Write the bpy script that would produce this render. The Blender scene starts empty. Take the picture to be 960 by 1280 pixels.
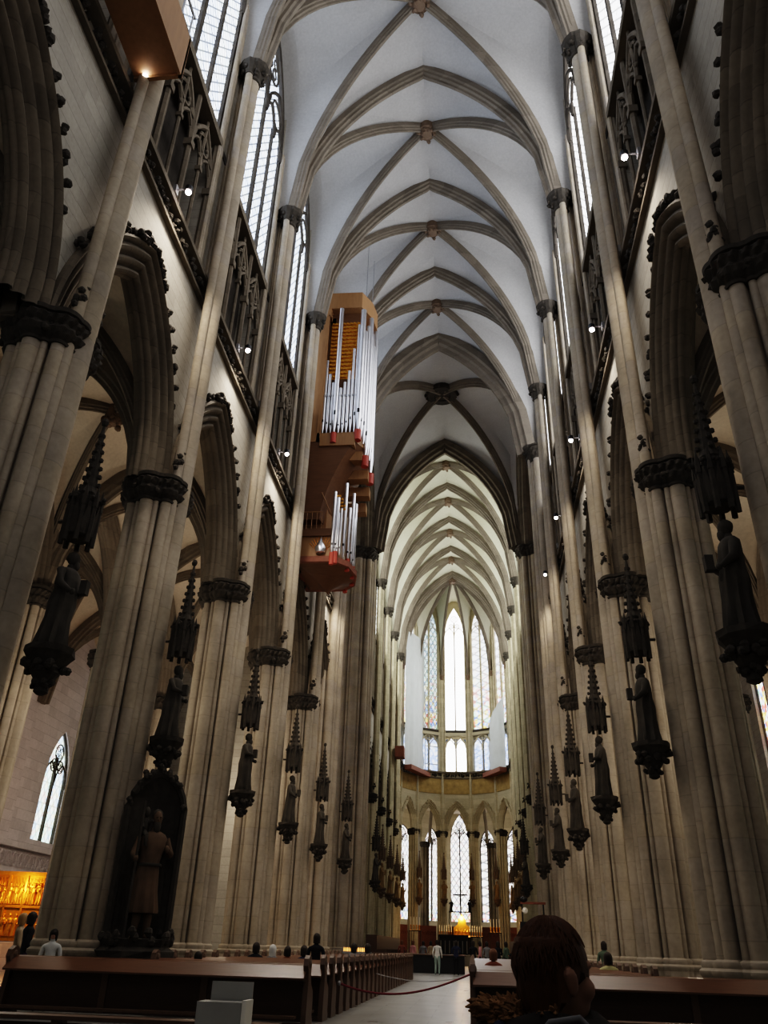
import bpy, math, random
from mathutils import Vector, Matrix, noise
PI = math.pi
R_ = random.Random(7)
scn = bpy.context.scene
col = scn.collection
# ------------------------------------------------------------------ key dimensions (metres)
Y0, L, CR = 25.955, 7.209, 14.823
N0 = 7.5                                    # distance of pier centres from the nave axis
ZCAP, ZSTR, ZSILL, ZSPR, ZTOP = 12.2, 20.5, 27.2, 32.1, 43.2
def YK(k): return Y0 + k*L if k <= 3 else Y0 + 3*L + CR + (k-4)*L
YC = YK(8) + 1.7                            # centre of the apse polygon
RA = 6.57

# ------------------------------------------------------------------ mesh builder
class MB:
    def __init__(s): s.v = []; s.f = []; s.m = []; s.cur = 0
    def add(s, vs, fs):
        b = len(s.v); s.v += [tuple(p) for p in vs]
        for f in fs: s.f.append([b+i for i in f]); s.m.append(s.cur)
        return s
    def box(s, x0, x1, y0, y1, z0, z1):
        vs = [(x, y, z) for z in (z0, z1) for y in (y0, y1) for x in (x0, x1)]
        return s.add(vs, [(0,2,3,1),(4,5,7,6),(0,1,5,4),(2,6,7,3),(0,4,6,2),(1,3,7,5)])
    def quad(s, a, b, c, d): return s.add([a, b, c, d], [(0,1,2,3)])
    def poly(s, pts): return s.add(pts, [tuple(range(len(pts)))])
    def loft(s, rings, closed=True, c0=True, c1=True):
        n = len(rings[0]); vs = [p for r in rings for p in r]; fs = []
        for j in range(len(rings)-1):
            for i in range(n if closed else n-1):
                k = (i+1) % n
                fs.append((j*n+i, j*n+k, (j+1)*n+k, (j+1)*n+i))
        if closed and c0: fs.append(tuple(range(n-1, -1, -1)))
        if closed and c1: fs.append(tuple((len(rings)-1)*n+i for i in range(n)))
        return s.add(vs, fs)
    def prism(s, pts, z0, z1): return s.loft([[(x,y,z0) for x,y in pts], [(x,y,z1) for x,y in pts]])
    def lathe(s, prof, c=(0,0,0), n=12, jit=0, seed=0, ph=0):
        rg = random.Random(seed); rings = []
        for r, z in prof:
            rings.append([(c[0]+(r*(1+jit*rg.uniform(-1,1)))*math.cos(ph+2*PI*i/n), c[1]+(r*(1+jit*rg.uniform(-1,1)))*math.sin(ph+2*PI*i/n), c[2]+z) for i in range(n)])
        return s.loft(rings)
    def tube(s, pts, r, n=6, cap=True):
        pts = [Vector(p) for p in pts]; rings = []
        for i, p in enumerate(pts):
            t = (pts[min(i+1, len(pts)-1)] - pts[max(i-1, 0)]).normalized()
            up = Vector((0,0,1)) if abs(t.z) < .95 else Vector((1,0,0))
            a = t.cross(up).normalized(); b = a.cross(t)
            rr = r[i] if isinstance(r, (list, tuple)) else r
            rings.append([p + (a*math.cos(2*PI*k/n) + b*math.sin(2*PI*k/n))*rr for k in range(n)])
        return s.loft(rings, True, cap, cap)
    def ell(s, c, r, nu=10, nv=7, jit=0, seed=0):
        rg = random.Random(seed); rings = []
        for j in range(nv+1):
            ph = PI*(j/nv) ; q = max(math.sin(ph), .02)
            rings.append([(c[0]+r[0]*q*math.cos(2*PI*i/nu)*(1+jit*rg.uniform(-1,1)), c[1]+r[1]*q*math.sin(2*PI*i/nu)*(1+jit*rg.uniform(-1,1)), c[2]-r[2]*math.cos(ph)) for i in range(nu)])
        return s.loft(rings)
    def sweep(s, path, prof, lat=None):
        # prof: list of (sideways, downwards); path in a vertical plane, lat = sideways unit vector
        path = [Vector(p) for p in path]; rings = []
        for i, p in enumerate(path):
            t = (path[min(i+1, len(path)-1)] - path[max(i-1, 0)]).normalized()
            la = Vector(lat) if lat else Vector((-t.y, t.x, 0)).normalized()
            nrm = t.cross(la).normalized()
            if nrm.z < -1e-6 or (abs(nrm.z) < 1e-6): nrm = -nrm if nrm.z < -1e-6 else nrm
            rings.append([p + la*a - nrm*b for a, b in prof])
        return s.loft(rings)
    def leaf(s, c, r, seed=0):
        rg = random.Random(seed)
        for _ in range(3):
            o = [rg.uniform(-.6,.6)*r for _ in range(3)]
            s.ell((c[0]+o[0], c[1]+o[1], c[2]+o[2]), (r*.6, r*.6, r*.6), 6, 4, .25, rg.random())
        return s
    def mesh(s, name, mats, smooth=None, fixn=True):
        me = bpy.data.meshes.new(name)
        me.from_pydata(s.v, [], s.f)
        for m in (mats if isinstance(mats, (list, tuple)) else [mats]): me.materials.append(m)
        me.polygons.foreach_set('material_index', s.m)
        if fixn:
            import bmesh
            b = bmesh.new(); b.from_mesh(me); bmesh.ops.recalc_face_normals(b, faces=b.faces); b.to_mesh(me); b.free()
        if smooth:
            me.shade_smooth(); me.set_sharp_from_angle(angle=math.radians(smooth))
        me.update(); return me
    def build(s, name, mats, parent=None, loc=(0,0,0), rz=0, smooth=None):
        o = bpy.data.objects.new(name, s.mesh(name, mats, smooth)); col.objects.link(o)
        o.parent = parent; o.location = loc; o.rotation_euler = (0,0,rz); return o

def tag(o, label=None, cat=None, group=None, kind=None):
    if label: o['label'] = label
    if cat: o['category'] = cat
    if group: o['group'] = group
    if kind: o['kind'] = kind
    return o
def empty(name, loc=(0,0,0), rz=0):
    o = bpy.data.objects.new(name, None); col.objects.link(o); o.location = loc; o.rotation_euler = (0,0,rz); o.empty_display_size = .2; return o
def inst(name, me, parent=None, loc=(0,0,0), rz=0):
    o = bpy.data.objects.new(name, me); col.objects.link(o); o.parent = parent; o.location = loc; o.rotation_euler = (0,0,rz); return o
def dup(o, loc=None, rz=None, parent=None, label=None, group=None):
    c = o.copy(); col.objects.link(c); c.parent = parent
    if loc is not None: c.location = loc
    if rz is not None: c.rotation_euler = (0,0,rz)
    if label: c['label'] = label
    if group: c['group'] = group
    for ch in list(o.children): dup(ch, parent=c)
    return c
ORD = ['first','second','third','fourth','fifth','sixth','seventh','eighth','ninth','tenth','eleventh','twelfth','thirteenth','fourteenth','fifteenth','sixteenth','seventeenth','eighteenth','nineteenth','twentieth','twenty-first','twenty-second','twenty-third','twenty-fourth','twenty-fifth','twenty-sixth','twenty-seventh','twenty-eighth','twenty-ninth','thirtieth']

# ------------------------------------------------------------------ materials
def nt(name):
    m = bpy.data.materials.new(name); m.use_nodes = True
    t = m.node_tree; b = t.nodes['Principled BSDF']
    return m, t, b
def nd(t, typ, **kw):
    n = t.nodes.new(typ)
    for k, v in kw.items():
        if k in ('operation','blend_type','data_type','noise_dimensions','feature','interpolation_type','mode'): setattr(n, k, v)
        else: n.inputs[k].default_value = v
    return n
def math_(t, op, a, b=None):
    n = t.nodes.new('ShaderNodeMath'); n.operation = op
    for i, q in enumerate((a, b)):
        if q is None: continue
        if isinstance(q, (int, float)): n.inputs[i].default_value = q
        else: t.links.new(q, n.inputs[i])
    return n.outputs[0]
def mulcol(t, colr, fac):
    n = t.nodes.new('ShaderNodeMix'); n.data_type = 'RGBA'; n.blend_type = 'MULTIPLY'; n.inputs[0].default_value = 1
    if isinstance(colr, tuple): n.inputs[6].default_value = (*colr, 1)
    else: t.links.new(colr, n.inputs[6])
    c = t.nodes.new('ShaderNodeCombineColor')
    for i in range(3): t.links.new(fac, c.inputs[i])
    t.links.new(c.outputs[0], n.inputs[7]); return n.outputs[2]
def stone(name, c, course=.55, var=.30, joint=.35, dirt=.35, rough=.85, c2=None, blocks=True):
    m, t, b = nt(name); b.inputs['Roughness'].default_value = rough; b.inputs['Specular IOR Level'].default_value = .2
    g = t.nodes.new('ShaderNodeNewGeometry'); oi = t.nodes.new('ShaderNodeObjectInfo')
    sx = t.nodes.new('ShaderNodeSeparateXYZ'); t.links.new(g.outputs['Position'], sx.inputs[0])
    zz = math_(t, 'DIVIDE', sx.outputs[2], course)
    zz = math_(t, 'ADD', zz, math_(t, 'MULTIPLY', oi.outputs['Random'], 7.3))
    cell = math_(t, 'FLOOR', zz); fr = math_(t, 'FRACT', zz)
    # blocks along the wall
    al = math_(t, 'ADD', sx.outputs[1], math_(t, 'MULTIPLY', sx.outputs[0], .8))
    al = math_(t, 'DIVIDE', al, course*1.7)
    al = math_(t, 'ADD', al, math_(t, 'MULTIPLY', cell, .37))
    cb = t.nodes.new('ShaderNodeCombineXYZ'); t.links.new(cell, cb.inputs[0])
    if blocks: t.links.new(math_(t, 'FLOOR', al), cb.inputs[1]); t.links.new(oi.outputs['Random'], cb.inputs[2])
    wn = t.nodes.new('ShaderNodeTexWhiteNoise'); wn.noise_dimensions = '3D'; t.links.new(cb.outputs[0], wn.inputs[0])
    br = math_(t, 'ADD', math_(t, 'MULTIPLY', wn.outputs[0], var), 1-var*.6)
    nz = nd(t, 'ShaderNodeTexNoise', Scale=.55, Detail=5.0, Roughness=.65); t.links.new(g.outputs['Position'], nz.inputs['Vector'])
    d = math_(t, 'ADD', math_(t, 'MULTIPLY', nz.outputs[0], dirt*2), 1-dirt)
    nz2 = nd(t, 'ShaderNodeTexNoise', Scale=9.0, Detail=3.0); t.links.new(g.outputs['Position'], nz2.inputs['Vector'])
    d2 = math_(t, 'ADD', math_(t, 'MULTIPLY', nz2.outputs[0], .3), .85)
    j = math_(t, 'LESS_THAN', fr, .045/course*.5); j = math_(t, 'SUBTRACT', 1.0, math_(t, 'MULTIPLY', j, joint))
    f = math_(t, 'MULTIPLY', math_(t, 'MULTIPLY', br, d), math_(t, 'MULTIPLY', d2, j))
    base = (c[0], c[1], c[2])
    if c2:
        mx = t.nodes.new('ShaderNodeMix'); mx.data_type = 'RGBA'; mx.inputs[6].default_value = (*c, 1); mx.inputs[7].default_value = (*c2, 1)
        t.links.new(wn.outputs[0], mx.inputs[0]); base = mx.outputs[2]
    t.links.new(mulcol(t, base, f), b.inputs['Base Color'])
    bp = t.nodes.new('ShaderNodeBump'); bp.inputs['Strength'].default_value = .25; bp.inputs['Distance'].default_value = .03
    t.links.new(math_(t, 'MULTIPLY', nz2.outputs[0], j), bp.inputs['Height']); t.links.new(bp.outputs[0], b.inputs['Normal'])
    return m
def plain(name, c, rough=.6, var=.25, scale=6.0, metal=0, spec=.3, stretch=None, bump=0):
    m, t, b = nt(name); b.inputs['Roughness'].default_value = rough; b.inputs['Metallic'].default_value = metal; b.inputs['Specular IOR Level'].default_value = spec
    tc = t.nodes.new('ShaderNodeTexCoord'); mp = t.nodes.new('ShaderNodeMapping'); t.links.new(tc.outputs['Object'], mp.inputs[0])
    if stretch: mp.inputs['Scale'].default_value = stretch
    nz = nd(t, 'ShaderNodeTexNoise', Scale=scale, Detail=4.0); t.links.new(mp.outputs[0], nz.inputs['Vector'])
    f = math_(t, 'ADD', math_(t, 'MULTIPLY', nz.outputs[0], var*2), 1-var)
    t.links.new(mulcol(t, tuple(c), f), b.inputs['Base Color'])
    if bump:
        bp = t.nodes.new('ShaderNodeBump'); bp.inputs['Strength'].default_value = bump; bp.inputs['Distance'].default_value = .02
        t.links.new(nz.outputs[0], bp.inputs['Height']); t.links.new(bp.outputs[0], b.inputs['Normal'])
    return m
def emit(name, c, s):
    m, t, b = nt(name); b.inputs['Base Color'].default_value = (0,0,0,1); b.inputs['Emission Color'].default_value = (*c, 1); b.inputs['Emission Strength'].default_value = s
    return m
def glass(name, c, s, tint=None, tintamt=0, lead=.16, dark=.55, low=None, lowz=0, lowh=1):
    """daylit leaded glass: pale quarries with dark leads, optional stained colour, optional coloured band low down"""
    m, t, b = nt(name); b.inputs['Base Color'].default_value = (.02,.02,.02,1); b.inputs['Roughness'].default_value = .3
    g = t.nodes.new('ShaderNodeNewGeometry'); sx = t.nodes.new('ShaderNodeSeparateXYZ'); t.links.new(g.outputs['Position'], sx.inputs[0])
    h = math_(t, 'ADD', sx.outputs[0], sx.outputs[1])
    def lines(v, per):
        q = math_(t, 'FRACT', math_(t, 'DIVIDE', v, per)); return math_(t, 'LESS_THAN', math_(t, 'ABSOLUTE', math_(t, 'SUBTRACT', q, .5)), .10)
    u = math_(t, 'ADD', h, math_(t, 'MULTIPLY', sx.outputs[2], .7)); w = math_(t, 'SUBTRACT', h, math_(t, 'MULTIPLY', sx.outputs[2], .7))
    ln = math_(t, 'MAXIMUM', lines(u, lead*1.6), lines(w, lead*1.6))
    bars = math_(t, 'LESS_THAN', math_(t, 'FRACT', math_(t, 'DIVIDE', sx.outputs[2], 1.1)), .06)
    ln = math_(t, 'MAXIMUM', ln, bars)
    f = math_(t, 'SUBTRACT', 1.0, math_(t, 'MULTIPLY', ln, dark))
    vo = nd(t, 'ShaderNodeTexVoronoi', Scale=3.2); t.links.new(g.outputs['Position'], vo.inputs['Vector'])
    colr = t.nodes.new('ShaderNodeMix'); colr.data_type = 'RGBA'; colr.inputs[6].default_value = (*c, 1)
    if tint:
        rp = t.nodes.new('ShaderNodeValToRGB'); rp.color_ramp.interpolation = 'CONSTANT'
        els = rp.color_ramp.elements
        while len(els) < len(tint): els.new(.5)
        for i, q in enumerate(tint): els[i].position = i/len(tint); els[i].color = (*q, 1)
        sc = t.nodes.new('ShaderNodeSeparateColor'); t.links.new(vo.outputs['Color'], sc.inputs[0]); t.links.new(sc.outputs[0], rp.inputs[0])
        t.links.new(rp.outputs[0], colr.inputs[7])
        if low:
            k = math_(t, 'DIVIDE', math_(t, 'SUBTRACT', lowz+lowh, sx.outputs[2]), lowh)
            k = math_(t, 'MINIMUM', math_(t, 'MAXIMUM', k, 0.0), low); k = math_(t, 'ADD', k, tintamt); t.links.new(math_(t, 'MINIMUM', k, 1.0), colr.inputs[0])
        else: colr.inputs[0].default_value = tintamt
    else: colr.inputs[0].default_value = 0
    t.links.new(mulcol(t, colr.outputs[2], f), b.inputs['Emission Color']); b.inputs['Emission Strength'].default_value = s
    return m

M = {}
M['pier'] = stone('pier_stone', (.42,.355,.27), .62, .28, .14, .55, c2=(.30,.26,.215), blocks=False)
M['choir'] = stone('choir_stone', (.52,.46,.33), .6, .2, .2, .3, blocks=False)
M['wall'] = stone('wall_ashlar', (.38,.35,.30), .42, .16, .30, .22)
M['arch'] = stone('backlit_arch_stone', (.15,.125,.095), .5, .3, .2, .4)  # the unlit look of the backlit arches is put into this colour
M['dark'] = stone('backlit_stone', (.07,.06,.05), .5, .3, .2, .4)  # backlit shade of triforium and tracery painted in as near-black stone
M['foliage'] = plain('foliage_stone', (.055,.047,.038), .9, .5, 7.0, bump=.6)
M['statue'] = plain('statue_stone', (.06,.052,.042), .85, .5, 4.0, bump=.5)
M['statuewarm'] = plain('painted_statue', (.27,.175,.085), .7, .5, 3.0, bump=.4)
M['vault'] = stone('vault_plaster', (.50,.49,.48), 1.4, .04, .0, .10)
M['vaultC'] = stone('choir_vault_plaster', (.62,.60,.49), 1.4, .04, .0, .10)
M['aislevault'] = stone('aisle_plaster', (.62,.54,.44), 1.4, .04, .0, .2)
M['rib'] = stone('rib_stone', (.19,.162,.13), .7, .25, .2, .25)
M['boss'] = plain('boss_stone', (.17,.12,.085), .8, .4, 6.0)
M['aislewall'] = stone('aisle_wall_stone', (.58,.52,.52), .5, .16, .3, .2)
M['gold'] = plain('gilded_metal', (.75,.36,.06), .35, .4, 9.0, .8)
M['goldpaint'] = plain('gold_painted_plaster', (.36,.25,.10), .7, .6, 2.2)
M['wood'] = plain('dark_oak', (.050,.026,.016), .45, .35, 3.0, spec=.4, stretch=(1,8,8))
M['woodtop'] = plain('polished_oak_rail', (.12,.055,.03), .3, .3, 3.0, spec=.6, stretch=(1,8,8))
M['woodend'] = plain('oak_pew_end', (.105,.062,.040), .4, .35, 3.0, spec=.4, stretch=(6,6,1))
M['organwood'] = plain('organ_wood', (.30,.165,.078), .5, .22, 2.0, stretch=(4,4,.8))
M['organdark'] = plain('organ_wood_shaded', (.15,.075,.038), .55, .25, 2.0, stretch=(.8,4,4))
M['red'] = plain('red_pipe_foot', (.42,.07,.045), .5, .2)
M['tin'] = plain('polished_tin', (.80,.80,.84), .28, .1, 3.0, .95)
M['black'] = plain('black_marble', (.018,.018,.020), .4, .3)
M['steel'] = plain('dull_steel', (.35,.35,.36), .45, .2, metal=.7)
M['tarp'] = plain('white_sheeting', (.62,.66,.68), .7, .1, 1.5, bump=.5)
M['plank'] = plain('red_brown_plank', (.22,.085,.055), .7, .3)
M['candle'] = plain('white_wax', (.85,.82,.74), .5, .05)
M['board'] = plain('pale_board', (.36,.36,.34), .4, .12, 4.0)
M['rope'] = plain('dark_red_rope', (.14,.02,.03), .8, .2)
M['bulb'] = emit('lit_bulb', (1,.86,.80), 90)
M['flame'] = emit('candle_glow', (1,.38,.08), 2.2)
DAYL = (.86,.90,1.0)
RAIN = [(1,.95,.8),(.25,.4,1),(1,.75,.2),(.85,.9,1),(.9,.2,.15),(.5,.8,.6)]
M['glassN'] = glass('north_leaded_glass', (.80,.87,1.0), 3.4, [(.45,.62,1),(.9,.95,1),(.75,.9,.95),(.55,.7,1)], .5, .24, .85)
M['glassS'] = glass('south_leaded_glass', (.97,.97,1.0), 4.5, [(.9,.95,1),(.85,.9,1),(1,1,.95)], .4, .24, .7)
M['glassC'] = glass('apse_axial_glass', (1,.99,1), 7.0, RAIN, .05, .22, .2)
M['glassA'] = glass('apse_stained_glass', (.95,.97,1), 2.6, RAIN, .15, .45, .55, .85, 24.5, 9)
M['glassT'] = glass('apse_teal_glass', (.62,.80,.82), 1.5, RAIN, .2, .5, .8, .9, 24.5, 8)
M['glassH'] = glass('choir_leaded_glass', (.95,.97,.9), 6.5, None, 0, .24, .6)
M['glassB'] = glass('triforium_blue_glass', (.7,.8,1), 2.2, [(.3,.45,1),(.9,.95,1),(.5,.65,1)], .75, .22, .45)
M['glassK'] = glass('chapel_stained_glass', (1,.97,.97), 2.5, RAIN, .2, .45, .75, .8, 3.5, 3.5)
M['glassE'] = glass('aisle_stained_glass', (.75,.95,.9), 2.6, RAIN, .35, .3, .5)
M['glassW'] = glass('west_window_glass', (.95,.95,1), 1.2, RAIN, .2, .2, .5)

# floor: grey stone slabs with a worn sheen
def floor_mat():
    m, t, b = nt('floor_slabs'); g = t.nodes.new('ShaderNodeNewGeometry')
    bk = t.nodes.new('ShaderNodeTexBrick'); t.links.new(g.outputs['Position'], bk.inputs['Vector'])
    bk.inputs['Scale'].default_value = 1.0; bk.inputs['Brick Width'].default_value = 1.3; bk.inputs['Row Height'].default_value = .9; bk.inputs['Mortar Size'].default_value = .012
    bk.inputs['Color1'].default_value = (.20,.195,.18,1); bk.inputs['Color2'].default_value = (.25,.245,.23,1); bk.inputs['Mortar'].default_value = (.12,.115,.11,1)
    nz = nd(t, 'ShaderNodeTexNoise', Scale=1.3, Detail=5.0); t.links.new(g.outputs['Position'], nz.inputs['Vector'])
    f = math_(t, 'ADD', math_(t, 'MULTIPLY', nz.outputs[0], .6), .7)
    t.links.new(mulcol(t, bk.outputs[0], f), b.inputs['Base Color'])
    t.links.new(math_(t, 'ADD', math_(t, 'MULTIPLY', nz.outputs[0], .3), .18), b.inputs['Roughness'])
    return m
M['floor'] = floor_mat()
# ------------------------------------------------------------------ architecture helpers
def gp(v, q):
    R = (1+q*q)/2; return math.sqrt(max(R*R-(R-v)**2, 0))/q
def gs(v, p=2.8): return max(1-(1-v)**p, 0)**(1/p)
def arch_z(y, a, h): return h*gp(max(0, 1-abs(y)/a), h/a)
def offset_arch(a, h0, d, n=20):
    """points (y,z) of a pointed arch of half span a, rise h0, pushed out by d"""
    Rr = (a*a+h0*h0)/(2*a); c = Rr-a; r = Rr+d
    t1 = math.acos(min(1, c/r)); out = []
    for i in range(n+1):
        t = t1*i/n; out.append((-(r*math.cos(t)-c), r*math.sin(t)))
    return out + [(-y, z) for y, z in reversed(out[:-1])]
def cell(mb, boss, A, B, zs, zedge, gt, gd, nr=9, nu=10):
    rows = []
    for i in range(nr+1):
        rho = max(.001, i/nr); row = []
        zr = zs + (boss[2]-zs)*gd(1-rho); zt = boss[2] + (zedge-boss[2])*rho
        for j in range(nu+1):
            u = -1+2*j/nu; w = (u+1)/2
            x = boss[0]+rho*(A[0]+(B[0]-A[0])*w-boss[0]); y = boss[1]+rho*(A[1]+(B[1]-A[1])*w-boss[1])
            row.append((x, y, zr+(zt-zr)*gt(1-abs(u))))
        rows.append(row)
    mb.loft(rows, closed=False); return rows[-1]
def rib_prof(w, d):
    return [(-w/2,-.12),(-w/2,d*.35),(-w*.36,d*.45),(-w*.34,d*.7),(-w*.16,d*.78),(-w*.12,d),(w*.12,d),(w*.16,d*.78),(w*.34,d*.7),(w*.36,d*.45),(w/2,d*.35),(w/2,-.12)]
def rib_path(A, boss, zs, gd, n=14, r1=1.0, r0=.03):
    out = []
    for i in range(n+1):
        rho = r1+(r0-r1)*i/n
        out.append((boss[0]+rho*(A[0]-boss[0]), boss[1]+rho*(A[1]-boss[1]), zs+(boss[2]-zs)*gd(1-rho)))
    return out
def boss_mb(r, z, seed=0, ring=False):
    b = MB()
    if ring:
        b.lathe([(r*.55,-.5),(r*.6,-.62),(r,-.62),(r*1.05,-.3),(r,.1),(r*.5,.1),(r*.5,-.45)], (0,0,z), 20)
        b.lathe([(.02,-.1),(r*.55,-.1),(r*.55,0),(.02,0)], (0,0,z), 20)
        for i in range(14): b.leaf((r*math.cos(i*PI/7), r*math.sin(i*PI/7), z-.35), .26, i)
    else:
        b.lathe([(.02,-.75),(r*.55,-.72),(r*.6,-.6),(r,-.5),(r,.1),(.02,.1)], (0,0,z), 14)
        for i in range(8): b.leaf((r*.7*math.cos(i*PI/4), r*.7*math.sin(i*PI/4), z-.58), .2, i+seed)
    return b

def vault_bay(hx, hy, zs, zb, zt_edge, zl_edge, name, rb_w, rib_m, vault_m, boss_r, wide=.62, side_ext=0, stilt=True, trans=True, ring=False):
    """quadripartite vault over a 2hx by 2hy bay centred on the origin; returns the ceiling object with ribs and boss as parts"""
    boss = (0,0,zb); D = math.hypot(hx, hy)
    gd = lambda v: gp(v, (zb-zs)/D); gt = lambda v: gp(v, (zt_edge-zs)/hx); gl = gs if stilt else (lambda v: gp(v, (zl_edge-zs)/hy))
    b = MB(); C4 = [(hx,-hy),(hx,hy),(-hx,hy),(-hx,-hy)]
    for i in range(4):
        A, B = C4[i], C4[(i+1)%4]; lateral = i % 2 == 0
        last = cell(b, boss, A, B, zs, zl_edge if lateral else zt_edge, gl if lateral else gt, gd)
        if lateral and side_ext:
            sgn = 1 if A[0] > 0 else -1
            b.loft([last, [(p[0]+sgn*side_ext, p[1], p[2]) for p in last]], closed=False)
    o = b.build(name, vault_m, smooth=35)
    for A in C4:
        r = MB(); r.sweep(rib_path(A, boss, zs, gd), rib_prof(rb_w, rb_w*1.05)); r.build('diagonal_rib', rib_m, o, smooth=40)
    if trans:
        p = [(-hx + hx*i/14, -hy, zs+(zt_edge-zs)*gt(i/14)) for i in range(15)]
        p += [(-q[0], q[1], q[2]) for q in reversed(p[:-1])]
        r = MB(); r.sweep(p, rib_prof(wide, wide*.9), (0,1,0)); r.build('transverse_rib', rib_m, o, smooth=40)
    if boss_r: boss_mb(boss_r, zb, ring=ring).build('boss', M['foliage'] if ring else M['boss'], o, smooth=50)
    return tag(o, kind='structure')

SEC = [(1.07,7.06),(1.07,6.86),(.98,6.80),(.90,6.86),(.88,7.02),(.80,6.95),(.72,6.91),(.64,6.95),(.59,7.04),(.57,7.15),(.50,7.20),(.48,7.10),(.40,7.05),(.32,7.09),(.27,7.18),(.25,7.28),(.19,7.32),(.17,7.23),(.09,7.20),(.02,7.25),(-.01,7.33),(.0,7.40),(-.06,7.44),(-.08,7.5)]
def bay_wall(W, xf, a, h0, zs, sc, name, zstr=ZSTR, zsill=ZSILL, face_m=None, gap=.62, tri='dark', nl=6, ztop=43.0, zfoot=12.3, arch_m=None, wa=None, wz=None, wh=None, tr_top=None, paint=None):
    """one bay of the main elevation, local x outwards, y along the wall, centred on y=0"""
    sec = [(d*sc, xf+(n-7.0)*sc) for d, n in SEC]; th = sc*1.0
    sec = sec + [(d, 2*(xf+.5*sc)-n) for d, n in reversed(sec[:-1])]
    dout = .88*sc
    face = offset_arch(a, h0, dout, 18)
    b = MB()
    for x in (xf, xf+th):
        ys = [-W]+[p[0] for p in face]+[W]; zb = [zfoot]+[zs+p[1] for p in face]+[zfoot]
        ys = [-W, face[0][0]-1e-4]+[p[0] for p in face]+[face[-1][0]+1e-4, W]; zb = [zfoot, zfoot]+[zs+p[1] for p in face]+[zfoot, zfoot]
        b.loft([[(x, y, z) for y, z in zip(ys, zb)], [(x, y, zstr) for y in ys]], closed=False)
    for y in (-W, W): b.quad((xf,y,zfoot),(xf+th,y,zfoot),(xf+th,y,zstr),(xf,y,zstr))
    b.box(xf+.02, xf+1.1, -W, W, zstr-.3, zstr+.05)                  # passage floor
    b.cur = 1
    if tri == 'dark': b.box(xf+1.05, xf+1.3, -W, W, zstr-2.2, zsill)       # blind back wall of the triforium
    b.box(xf, xf+1.1, -W, W, zsill-.32, zsill)                        # sill course
    b.cur = 0
    for s in (-1, 1):
        y0, y1 = sorted((s*(W-gap), s*W)); b.box(xf+.04, xf+1.1, y0, y1, zstr, ztop)
    # head wall over the window
    wa = wa or W-gap; 
    pts = [(-wa + 2*wa*i/32) for i in range(33)]
    ext = [(wz+arch_z(y, wa, wh)) for y in pts]
    b.loft([[(xf+.3, y, z) for y, z in zip(pts, ext)], [(xf+.3, y, ztop) for y in pts]], closed=False)
    b.loft([[(xf+.3, y, z) for y, z in zip(pts, ext)], [(xf+.75, y, z) for y, z in zip(pts, ext)]], closed=False)
    o = b.build(name, [face_m or M['wall'], M['dark']])
    tag(o, kind='structure')
    # arcade arch
    r = MB(); rings = []
    paths = [offset_arch(a, h0, d, 18) for d, n in sec]
    for i in range(len(paths[0])): rings.append([(sec[j][1], paths[j][i][0], zs+paths[j][i][1]) for j in range(len(sec))])
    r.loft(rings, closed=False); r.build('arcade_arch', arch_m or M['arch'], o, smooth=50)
    # crockets on the hood and the leafy crest at its apex
    c = MB(); hood = offset_arch(a, h0, 1.22*sc, 40)
    for i, (y, z) in enumerate(hood):
        if z < 1.2 or abs(y) > W-.3: continue
        if abs(y) < 1.1*sc or i % 3 == 0: c.leaf((xf-.12*sc, y, zs+z), (.20 if abs(y) < 1.1*sc else .17)*sc**.5, i)
    c.build('crockets', arch_m or M['foliage'], o)
    s = MB()
    s.box(xf-.30, xf+.02, -W, W, zstr-.02, zstr+.16); s.box(xf-.16, xf+.02, -W, W, zstr-.62, zstr-.5)
    sco = s.build('string_course', M['arch'], o)
    s = MB(); n = int(W*2/.3)
    for i in range(n): s.leaf((xf-.08, -W+(i+.5)*2*W/n, zstr-.28), .17, i)
    s.build('leaf_frieze', M['foliage'], sco)
    # triforium screen
    t = MB(); tw = W-gap; dx = 2*tw/nl; tx = xf+.12; zt = tr_top or zsill-.3
    zc = zstr+(zt-zstr)*.60
    for i in range(nl+1):
        y = -tw+i*dx; big = i % 2 == 0
        t.tube([(tx,y,zstr),(tx,y,zt)], .11 if big else .065, 6)
        t.box(tx-.14, tx+.14, y-.15, y+.15, zc-.22, zc+.08) if big else t.box(tx-.1, tx+.1, y-.1, y+.1, zc-.12, zc+.06)
        t.box(tx-.16, tx+.16, y-.16, y+.16, zstr, zstr+.3)
    def head(y0, half, z, rise, rr):
        pts = [(tx, y0-half+2*half*k/12, z+arch_z(-half+2*half*k/12, half, rise)) for k in range(13)]; t.tube(pts, rr, 5)
    for i in range(nl): head(-tw+(i+.5)*dx, dx/2, zc, dx*.95, .07)
    for i in range(nl//2):
        y0 = -tw+(2*i+1)*dx; head(y0, dx, zc, min(dx*2.1, zt-zc-.05), .10)
        rr = dx*.40; pts = [(tx, y0+rr*math.cos(k*PI/6), zc+dx*1.22+rr*math.sin(k*PI/6)) for k in range(13)]; t.tube(pts, .07, 5)
    t.box(tx-.22, tx+.25, -tw, tw, zt-.1, zt+.25)
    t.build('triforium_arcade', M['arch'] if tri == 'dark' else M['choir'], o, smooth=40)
    # slim shafts beside the window
    j = MB()
    for s_ in (-1, 1):
        for k, (q, rr) in enumerate(((W-gap-.02, .08), (W-gap+.17, .10), (W-gap+.34, .08))):
            if W < 2 and k > 0: continue
            j.tube([(xf-.02+.03*k, s_*q, zstr), (xf-.02+.03*k, s_*q, wz+.5)], rr, 7)
    j.build('jamb_shafts', M['pier'] if tri == 'dark' else M['choir'], o, smooth=50)
    return o

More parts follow.
